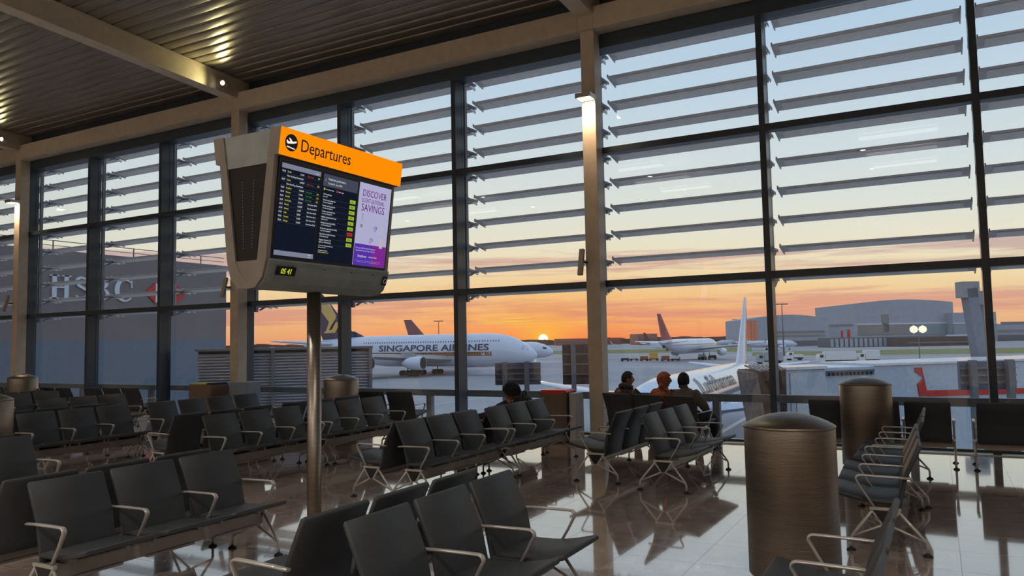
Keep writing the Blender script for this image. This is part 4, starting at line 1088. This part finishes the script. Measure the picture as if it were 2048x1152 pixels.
# ------------------------------------------------------------------ lettered building on the left
def left_building():
    X0 = -45.; k = X0/-30.
    r = empty('pier_building', (X0, 38, GZ)); tag(r, 'grey building with big pale letters and a red and white hexagon, left outside', 'building')
    zt = EYE+(5.63-EYE)*k; zb = EYE+(2.1-EYE)*k
    y0, y1 = -24.5, 25.96*k-38
    MB().bb(-12, 0, y0, y1, 1.0, zt-GZ).done('upper_wall', GREYW, r)
    MB().bb(-11.9, .02, y0, y1-.02, 0, zb-GZ).done('lower_wall', BLUEG, r)
    mb = MB(); 
    mb.bb(-.3, -.24, y0, y1, zt-GZ+.56, zt-GZ+.6); mb.bb(-.3, -.24, y0, y1, zt-GZ+.28, zt-GZ+.31)
    y = y0
    while y < y1: mb.bb(-.3, -.24, y, y+.05, zt-GZ, zt-GZ+.6); y += 2.6
    mb.done('roof_railing', HGD, r)
    # letters read towards +Y when seen from +X
    base = (3.72-EYE)*k+EYE-GZ; hgt = (4.63-3.70)*k
    def txt(t, yy, sx=1.0):
        me = text_mesh(t, hgt*1.38, .03, sx=sx); o = link('letter', me, LETTER, r)
        o.matrix_local = Matrix(((0, 0, 1, .04), (1, 0, 0, yy), (0, 1, 0, base), (0, 0, 0, 1)))
    # slab-serif letters drawn as strokes so they read like the painted wordmark
    def letter(polys, yy, wd):
        mb = MB()
        for p in polys: mb.prism([(a*wd, b*hgt) for a, b in p], lambda u, v, t: (t, yy+u, base+v), .02, .1)
        mb.done('letter', LETTER, r)
    ys = 17.444*k-38; ye = 20.976*k-38; wl = (ye-ys)/4.35
    letter([[(.12, 0), (.32, 0), (.32, 1), (.12, 1)], [(.68, 0), (.88, 0), (.88, 1), (.68, 1)], [(.32, .46), (.68, .46), (.68, .53), (.32, .53)], [(0, 0), (.44, 0), (.44, .05), (0, .05)], [(.56, 0), (1, 0), (1, .05), (.56, .05)], [(0, .95), (.44, .95), (.44, 1), (0, 1)], [(.56, .95), (1, .95), (1, 1), (.56, 1)]], ys, wl*1.05)
    def arc(cx, cy, rx, ry, a0, a1, t0, t1, n=14):
        o_, i_ = [], []
        for j in range(n+1):
            a = math.radians(a0+(a1-a0)*j/n); f = math.sin(PI*j/n); t = t0+(t1-t0)*f
            o_.append((cx+rx*math.cos(a), cy+ry*math.sin(a))); i_.append((cx+(rx-t)*math.cos(a), cy+(ry-t*.5)*math.sin(a)))
        return [[o_[j], o_[j+1], i_[j+1], i_[j]] for j in range(n)]
    S_ = arc(.45, .74, .36, .26, 20, 215, .08, .2)+arc(.5, .26, .38, .26, 35, -160, .08, .2)+[[(.12, .62), (.28, .55), (.82, .34), (.86, .44), (.4, .64), (.16, .76)]]
    letter(S_, ys+wl*1.15, wl*.9)
    Bp = [[(.1, 0), (.3, 0), (.3, 1), (.1, 1)], [(0, 0), (.5, 0), (.5, .05), (0, .05)], [(0, .95), (.5, .95), (.5, 1), (0, 1)], [(.3, .5), (.5, .5), (.5, .55), (.3, .55)]]+arc(.48, .76, .38, .25, 90, -90, .05, .2)+arc(.48, .27, .46, .27, 90, -90, .05, .22)
    letter(Bp, ys+wl*2.15, wl*.95)
    letter(arc(.52, .5, .5, .52, 40, 320, .06, .24, 22)+[[(.86, .62), (.92, .62), (.92, .98), (.86, .9)]], ys+wl*3.3, wl*1.1)
    # hexagon emblem: white rectangle crossed, red wings
    hy0, hy1 = 21.55*k-38, 23.6*k-38; hw = hy1-hy0; hb = base-.05; hh = hgt*.98
    mb = MB(); f = lambda u, v, t: (t, hy0+u*hw, hb+v*hh)
    for p in ([(0, .5), (.25, 0), (.25, 1)], [(1, .5), (.75, 1), (.75, 0)], [(.25, 1), (.5, .5), (.75, 1)], [(.25, 0), (.75, 0), (.5, .5)]): mb.prism(p, f, .02, .1)
    mb.done('emblem_red', RED, r)
    mb = MB()
    for p in ([(.25, 0), (.5, .5), (.25, 1)], [(.75, 0), (.75, 1), (.5, .5)]): mb.prism(p, f, .02, .11)
    mb.done('emblem_white', LETTER, r)
left_building()

# ------------------------------------------------------------------ louvred plant box outside, centre left
def plant_box():
    a, b = bpos(517, 20), bpos(742, 20.5); w = (b-a).length; ang = math.atan2((b-a).y, (b-a).x)
    r = empty('louvred_enclosure', (a.x, a.y, GZ), ang); tag(r, 'box clad in horizontal grey slats outside, behind the sign pole', 'enclosure')
    H_ = EYE-GZ-.1
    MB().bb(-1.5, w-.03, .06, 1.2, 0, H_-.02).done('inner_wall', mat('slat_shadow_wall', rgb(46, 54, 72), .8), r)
    mb = MB(); z = .5
    while z < H_-.05:
        mb.box(((w-1.5)/2, 0, z), (w+1.5, .1, .014), Matrix.Rotation(math.radians(35), 3, 'X')); z += .075
    mb.done('slats', mat('slat_grey', rgb(205, 210, 226), .5), r)
    for x in (.35, w*.8, w-.03): MB().bb(x-.04, x+.04, -.07, .06, 0, H_).done('frame_post', AIRG, r)
    MB().bb(-1.55, w+.03, -.1, 1.2, H_-.02, H_+.04).done('top_cap', AIRG, r)
plant_box()

# ------------------------------------------------------------------ jet bridge on the right
def jet_bridge():
    a, b = bpos(1600, 23.5), bpos(2200, 27.5); w = (b-a).length; ang = math.atan2((b-a).y, (b-a).x)
    r = empty('jet_bridge', (a.x, a.y, 0), ang); tag(r, 'pale blue jet bridge with a red hexagon graphic and brown bellows', 'jet bridge')
    zt, zb = .74, -2.7
    mb = MB(); mb.bb(.6, w, 0, 2.6, zb, zt, bev=.03); mb.done('tunnel', BRIDGE, r)
    MB().bb(2.7, w, -.06, 2.7, zt, zt+.07).done('roof_edge', WHT, r)
    MB().bb(-.75, .7, -.15, 1.0, zb-.05, zt-.02, bev=.03).done('cab', BRIDGE, r)
    MB().bb(-.78, .72, -.22, 1.05, zt-.02, zt+.06).done('cab_roof', WHT, r)
    d_ = MB().bb(-.62, -.02, -.19, -.14, zb+.3, zt-.12, bev=.01).done('door', mat('bridge_door', rgb(190, 204, 218), .35), r)
    MB().tube([(-.5, -.21, -.85), (-.5, -.26, -.83), (-.5, -.26, -.15), (-.5, -.21, -.13)], .018, 8).done('handle', ALUD, d_)
    MB().bb(.66, 2.6, -.1, 0, zt-.16, zt-.1).done('gutter', HGD, r)
    mb = MB()
    for i in range(12): mb.bb(.75+i*.16, .83+i*.16, -.08, 0, zt-.26, zt-.16)
    mb.done('gutter_brackets', HGD, r)
    # graphic: open hexagon wing and long red band
    f = lambda u, v, t: (u, -t, v)
    s = w/600.
    U = lambda px: (px-1600)*s
    mb = MB(); 
    mb.prism([(U(1800), zt-.1), (U(1813), zt-.1), (U(1816), zt-.42), (U(1800), zt-.24)], f, .0, .03)
    mb.prism([(U(1816), zt-.42), (U(1819), zt-.75), (U(1822), zt-1.02), (U(1806), zt-1.02), (U(1803), zt-.62)], f, 0, .03)
    mb.prism([(U(1820), zt-.84), (U(2020), zt-.92), (U(2020), zt-1.1), (U(1822), zt-1.04)], f, 0, .03)
    mb.done('red_graphic', RED, r)
    # gathered bellows: zigzag folds fanning out towards the aircraft
    mb = MB(); n = 20; A_, B_ = [], []
    for i in range(n+1):
        u = i/n; y = -.12-u*.35+(.15 if i % 2 else -.08)
        sag = .10*math.sin(u*PI*3)
        A_.append((-.78-1.25*u, y, zt-.05+(.05 if i % 2 else -.03))); B_.append((-.8-.72*u+sag*.3, y+.05, zb+.12+.35*u+(.05 if i % 2 else 0)))
    va = [[mb.b.verts.new(p) for p in q] for q in (A_, B_, [(p[0]+.5, 1.2, p[2]) for p in B_], [(p[0]+.5, 1.2, p[2]) for p in A_])]
    for a_, b_ in zip(va, va[1:]+va[:1]):
        for i in range(n): mb.b.faces.new((a_[i], a_[i+1], b_[i+1], b_[i]))
    for e in (0, n): mb.b.faces.new([q[e] for q in va])
    mb.done('bellows', mat('bellows_fabric', rgb(132, 116, 108), .75, bump=(5, .5, .3)), r)
    mb = MB()
    for i in range(8):
        x = -.85-i*.15; mb.bar((x-.06, -.35-i*.04, zt+.0), (x+.2, .5, zt+.12), .045, .05)
    mb.done('bellows_frames', ALUD, r)
    MB().bb(1.5, w, .6, 2.0, zb-.5, zb).done('under_frame', HGD, r)
    for x in (3, 13): MB().bb(x-.25, x+.25, 1.0, 1.5, GZ, zb-.4).done('leg', HGD, r)
jet_bridge()

# ------------------------------------------------------------------ people
def skin_mesh(verts, edges, radii, sub=2, root=0):
    me = bpy.data.meshes.new('sk'); me.from_pydata([Vector(v) for v in verts], edges, [])
    o = bpy.data.objects.new('sk', me); COL.objects.link(o)
    md = o.modifiers.new('s', 'SKIN'); md.use_smooth_shade = True; md.branch_smoothing = .6
    for i, sv in enumerate(me.skin_vertices[0].data):
        sv.radius = radii[i] if isinstance(radii[i], tuple) else (radii[i], radii[i]); sv.use_root = (i == root)
    s = o.modifiers.new('u', 'SUBSURF'); s.levels = sub; s.render_levels = sub
    dg = bpy.context.evaluated_depsgraph_get(); dg.update()
    r = bpy.data.meshes.new_from_object(o.evaluated_get(dg)); bpy.data.objects.remove(o)
    return r
def joined(meshes, voxel=None):
    bm = bmesh.new()
    for m in meshes: bm.from_mesh(m)
    me = bpy.data.meshes.new('j'); bm.to_mesh(me); bm.free()
    if voxel:
        o = bpy.data.objects.new('j', me); COL.objects.link(o)
        md = o.modifiers.new('r', 'REMESH'); md.mode = 'VOXEL'; md.voxel_size = voxel; md.use_smooth_shade = True
        sm = o.modifiers.new('m', 'SMOOTH'); sm.iterations = 2; sm.factor = .5
        dg = bpy.context.evaluated_depsgraph_get(); dg.update()
        r = bpy.data.meshes.new_from_object(o.evaluated_get(dg)); bpy.data.objects.remove(o); return r
    return me
def head_mesh(c, yaw, pitch=0, sc=1.0):
    """head centred at c (ear level), facing direction yaw in the figure's frame (0 = +x)"""
    bm = bmesh.new(); bmesh.ops.create_uvsphere(bm, u_segments=32, v_segments=24, radius=1)
    for v in bm.verts:
        x, y, z = v.co
        X, Y_, Z_ = x*.096, y*.075, z*.118
        if z < 0:                      # jaw narrows, chin comes forward
            X *= 1+.1*z; Y_ *= 1+.32*z
            if x > 0: X += .012*(-z)
        if x > .3: X -= .004
        # brow, eye sockets, nose, mouth
        if x > .2:
            g = lambda cy, cz_, sy, sz: math.exp(-((y-cy)/sy)**2-((z-cz_)/sz)**2)
            X += .006*g(0, .2, .5, .1) - .012*(g(.4, .02, .18, .12)+g(-.4, .02, .18, .12)) + .026*g(0, -.2, .13, .16) + .014*g(0, -.02, .1, .2) + .006*g(0, -.47, .25, .08) + .008*g(0, -.85, .3, .15)
        v.co = (X, Y_, Z_)
    me = bpy.data.meshes.new('h'); bm.to_mesh(me); bm.free()
    bm = bmesh.new(); bm.from_mesh(me)
    for s in (1, -1):                 # ears
        r = bmesh.ops.create_uvsphere(bm, u_segments=12, v_segments=8, radius=1)
        bmesh.ops.transform(bm, matrix=Matrix.Translation((-.005, s*.076, -.005)) @ Matrix.Rotation(s*.35, 4, 'Z') @ Matrix.Diagonal((.019, .009, .031, 1)), verts=r['verts'])
    mt = Matrix.Translation(c) @ Matrix.Rotation(yaw, 4, 'Z') @ Matrix.Rotation(pitch, 4, 'Y') @ Matrix.Diagonal((sc, sc, sc, 1))
    bmesh.ops.transform(bm, matrix=mt, verts=bm.verts); bm.to_mesh(me); bm.free(); return me, mt
def cap_mesh(mt, prof, seg=28, noise=0, front=None):
    """hair/turban shell round the head frame: prof = function(dir)->radius scale or None"""
    bm = bmesh.new(); bmesh.ops.create_uvsphere(bm, u_segments=36, v_segments=26, radius=1)
    rem = []
    for v in bm.verts:
        q = prof(*v.co)
        if q is None: rem.append(v); continue
        v.co = q
    bmesh.ops.delete(bm, geom=rem, context='VERTS')
    bmesh.ops.transform(bm, matrix=mt, verts=bm.verts)
    me = bpy.data.meshes.new('c'); bm.to_mesh(me); bm.free(); return me
def fingers(V, E_, R, wrist_i, hand, dirn, palm_n, side):
    """five bent fingers rooted in the palm; dirn = pointing direction, palm_n = away from the palm"""
    d = Vector(dirn).normalized(); n = Vector(palm_n).normalized(); s = d.cross(n).normalized()*side
    base = Vector(hand)
    pi = len(V); V.append(tuple(base)); R.append((.026, .016)); E_.append((wrist_i, pi))
    for k, (o, L) in enumerate(((.03, .066), (.01, .075), (-.01, .07), (-.03, .055))):
        p0 = base+d*.045+s*o; p1 = p0+d*L*.5-n*.006; p2 = p1+d*L*.4-n*L*.35
        i = len(V); V += [tuple(p0), tuple(p1), tuple(p2)]; R += [.0105, .0098, .0088]; E_ += [(pi, i), (i, i+1), (i+1, i+2)]
    p0 = base-d*.01+s*.036; p1 = p0+d*.03+s*.014; p2 = p1+d*.025-n*.01
    i = len(V); V += [tuple(p0), tuple(p1), tuple(p2)]; R += [.0125, .0112, .0092]; E_ += [(pi, i), (i, i+1), (i+1, i+2)]
def person(loc, rz, label, headyaw, topm, legm, lean=0., side=0., hip=(.07, 0, .52), skin=SKIN, sc=1.0, vs=1.0, hn=.155, headpitch=0, shoulder=.2, extra=None):
    """seated figure, facing +x in its own frame; hips on the seat, hands on the thighs, feet on the floor"""
    r = empty('person', (loc[0], loc[1], 0), rz); tag(r, label, 'person', None)
    hx, hy, hz = hip
    ch = (hx-.05+lean*.5, side*.6, hz+.34*vs); nk = (hx-.06+lean, side, hz+.51*vs); hd = (hx-.035+lean*1.15, side*1.1, hz+.51*vs+hn)
    V = [(hx, 0, hz), (hx-.03+lean*.2, side*.3, hz+.17), ch, nk, (nk[0]+.01, side*1.03, nk[2]+.07)]
    R = [(.14, .115), (.125, .1), (.145, .105), (.06, .055), (.052, .052)]; E_ = [(0, 1), (1, 2), (2, 3), (3, 4)]
    parts = {}
    for s in (1, -1):
        sh = (nk[0]-.005, side+s*shoulder*.88, nk[2]-.075); el = (hx+.03+lean*.6, side*.6+s*(shoulder+.06), hz+.2); wr = (hx+.27, s*.13, hz+.13)
        i = len(V); V += [sh, el, wr]; R += [.057, .042, .026]; E_ += [(2, i), (i, i+1), (i+1, i+2)]
        fingers(V, E_, R, i+2, (wr[0]+.05, s*.115, wr[2]-.022), (1, -s*.2, -.12), (0, 0, 1), s)
        i = len(V); V += [(hx+.02, s*.095, hz-.01), (hx+.42, s*.13, hz+.02), (hx+.44, s*.14, .27), (hx+.42, s*.14, .085), (hx+.56, s*.155, .045)]
        R += [.085, .058, .05, .036, .03]; E_ += [(0, i), (i, i+1), (i+1, i+2), (i+2, i+3), (i+3, i+4)]
        parts[s] = (sh, el, wr)
    sk = skin_mesh(V, E_, R, 1)
    hm, mt = head_mesh(hd, headyaw, headpitch, 1.0)
    body = joined([sk, hm], .0058)
    for p in body.polygons: p.use_smooth = True
    body.name = 'body'; link('body', body, skin, r)
    # jacket
    V = [(hx, 0, hz-.02), (hx-.03+lean*.2, side*.3, hz+.17), ch, (nk[0], nk[1], nk[2]+.0)]; R = [(.185, .16), (.18, .15), (.2, .155), (.095, .09)]; E_ = [(0, 1), (1, 2), (2, 3)]
    for s in (1, -1):
        sh, el, wr = parts[s]; i = len(V); V += [sh, el, (wr[0]-.03, wr[1]+s*.005, wr[2])]; R += [.098, .076, .056]; E_ += [(2, i), (i, i+1), (i+1, i+2)]
    j = skin_mesh(V, E_, R, 2); link('jacket', j, topm, r, True)
    V = [(hx, 0, hz)]; R = [(.15, .125)]; E_ = []
    for s in (1, -1):
        i = len(V); V += [(hx+.02, s*.095, hz-.01), (hx+.42, s*.13, hz+.02), (hx+.445, s*.14, .28), (hx+.425, s*.14, .12)]; R += [.115, .088, .074, .064]; E_ += [(0, i), (i, i+1), (i+1, i+2), (i+2, i+3)]
    link('trousers', skin_mesh(V, E_, R, 2), legm, r, True)
    for s in (1, -1):
        m_ = skin_mesh([(hx+.4, s*.14, .06), (hx+.5, s*.15, .05), (hx+.6, s*.16, .035)], [(0, 1), (1, 2)], [(.048, .052), (.046, .04), (.038, .03)], 2)
        link('shoe', m_, BLACK, r, True)
    if extra: extra(r, mt, hd, nk)
    return r
def short_hair(r, mt, hd, nk):
    def f(x, y, z):
        if x > .55 and z < .5: return None
        if z < -.35-.35*(x < 0): return None
        if abs(y) > .7 and z < .05 and x > -.3: return None
        b = 1.1+random.uniform(-.02, .02)
        return (x*.1*b, y*.079*b, z*.122*b)
    m = cap_mesh(mt, f); o = link('hair', m, HAIR, r, True); sd = o.modifiers.new('t', 'SOLIDIFY'); sd.thickness = .012; sd.offset = -1
def hood(r, mt, hd, nk):
    short_hair(r, mt, hd, nk)
    V = [(nk[0]-.075, nk[1]-.09, nk[2]+.0), (nk[0]-.1, nk[1], nk[2]+.035), (nk[0]-.075, nk[1]+.09, nk[2]+.0), (nk[0]+.02, nk[1]+.1, nk[2]-.01), (nk[0]+.02, nk[1]-.1, nk[2]-.01)]
    m = skin_mesh(V, [(0, 1), (1, 2), (2, 3), (0, 4)], [.042, .05, .042, .03, .03], 2); link('hood', m, GRCL, r, True)
def beanie(r, mt, hd, nk):
    def f(x, y, z):
        if z < -.55 and x > -.2: return None
        if x > .5 and z < .25: return None
        if z < -.8: return None
        return (x*.108, y*.086, z*.13)
    m = cap_mesh(mt, f); o = link('hair', m, HAIR, r, True); sd = o.modifiers.new('t', 'SOLIDIFY'); sd.thickness = .012; sd.offset = -1
    V = [(nk[0], nk[1]+.07, nk[2]+.02), (nk[0]-.07, nk[1], nk[2]+.025), (nk[0], nk[1]-.07, nk[2]+.02), (nk[0]+.06, nk[1], nk[2]-.0)]
    link('collar', skin_mesh(V, [(0, 1), (1, 2), (2, 3), (3, 0)], [.026]*4, 2), OLCL, r, True)
def hijab(r, mt, hd, nk):
    h = Vector(hd); n = Vector(nk)
    def f(x, y, z):
        if x > .66 and z < .45 and z > -.75: return None
        w = 1.0
        k = 1.2 + .04*math.sin(y*9+z*5)
        X, Y_, Z_ = x*.1*k, y*.08*k, z*.124*(1.1 if z > 0 else 1.0)
        return (X-.006, Y_, Z_)
    m = cap_mesh(mt, f); o = link('headscarf', m, ORCL, r, True); sd = o.modifiers.new('t', 'SOLIDIFY'); sd.thickness = .016; sd.offset = -1
    # folds falling to the shoulders
    V = [(h.x-.05, h.y, h.z-.05), (n.x-.05, n.y, n.z+.03), (n.x-.05, n.y, n.z-.1), (n.x-.07, n.y, n.z-.24), (n.x, n.y+.17, n.z-.09), (n.x, n.y-.17, n.z-.09), (n.x+.07, n.y, n.z-.04), (n.x+.09, n.y, n.z-.18)]
    m = skin_mesh(V, [(0, 1), (1, 2), (2, 3), (2, 4), (2, 5), (1, 6), (6, 7)], [.095, .088, (.17, .1), (.18, .1), .075, .075, .07, .08], 2)
    link('scarf_drape', m, ORCL, r, True)
def turban(r, mt, hd, nk):
    def f(x, y, z):
        if z < -.42+.15*x: return None
        if x > .6 and z < .12: return None
        k = 1.42+.05*math.sin(z*16+y*3)
        return (x*.1*k-.018, y*.084*k, z*.118*(1.26 if z > 0 else 1.0)+.012)
    m = cap_mesh(mt, f); o = link('turban', m, TRBN, r, True); sd = o.modifiers.new('t', 'SOLIDIFY'); sd.thickness = .03; sd.offset = -1
    V = [(0, 0, 0)]
    hb = Vector(hd); dd = mt.to_3x3() @ Vector((1, 0, 0))
    b = hb+dd*.055+Vector((0, 0, -.105)); m = skin_mesh([tuple(b), tuple(b+dd*.02+Vector((0, 0, -.06)))], [(0, 1)], [(.05, .045), (.035, .03)], 2); link('beard', m, HAIR, r, True)
# three people on the window bench: seat centres along the bench
bc = Vector((-4.03, 12.08)); ax = Vector((math.cos(math.radians(75)), math.sin(math.radians(75)))); lat = Vector((-ax.y, ax.x))   # lat points to the left
def seat_at(k, dx=0): return bc+lat*(-.592*k)+ax*dx
FACE = math.radians(75)
person(seat_at(-1), FACE, 'person with short dark hair and grey hooded jacket, leftmost of three at the window', math.radians(-48), GRCL, DKCL, lean=.0, side=-.02, extra=hood, vs=.96, hn=.118, hip=(.1, 0, .46), skin=SKIN2)
person(seat_at(0), FACE, 'person in an orange headscarf and top, seated between two others at the window', math.radians(-58), ORCL, DKCL, lean=.02, side=-.12, extra=hijab, vs=.96, hn=.118, hip=(.1, 0, .46), shoulder=.18)
person(seat_at(1), FACE, 'person with dark hair in a taupe jacket, rightmost of the three at the window', math.radians(-8), OLCL, DKCL, lean=.02, side=.1, extra=beanie, vs=.96, hn=.118, hip=(.1, 0, .46), shoulder=.215)
person((-5.66, 10.02), PI, 'person in a black turban, slouching on the left-facing bench', math.radians(10), DKCL, DKCL, lean=-.27, vs=.72, hip=(.24, 0, .46), extra=turban)
def backpack():
    r = empty('backpack', (-5.66, 10.56, .43), PI); tag(r, 'dark backpack standing on the seat beside the person in a turban', 'backpack')
    m_ = skin_mesh([(.0, 0, .03), (-.01, 0, .2), (-.03, 0, .36), (-.05, 0, .48)], [(0, 1), (1, 2), (2, 3)], [(.13, .2), (.14, .22), (.13, .21), (.08, .15)], 3); link('bag_body', m_, DKCL, r, True)
    MB().tube([(-.05, -.05, .44), (-.05, -.05, .52), (-.05, 0, .545), (-.05, .05, .52), (-.05, .05, .44)], .011, 8).done('handle', BLACK, r)
    m_ = skin_mesh([(.11, 0, .08), (.11, 0, .26)], [(0, 1)], [(.06, .15), (.05, .15)], 2); link('pocket', m_, GRCL, r, True)
backpack()
# small case under the middle row
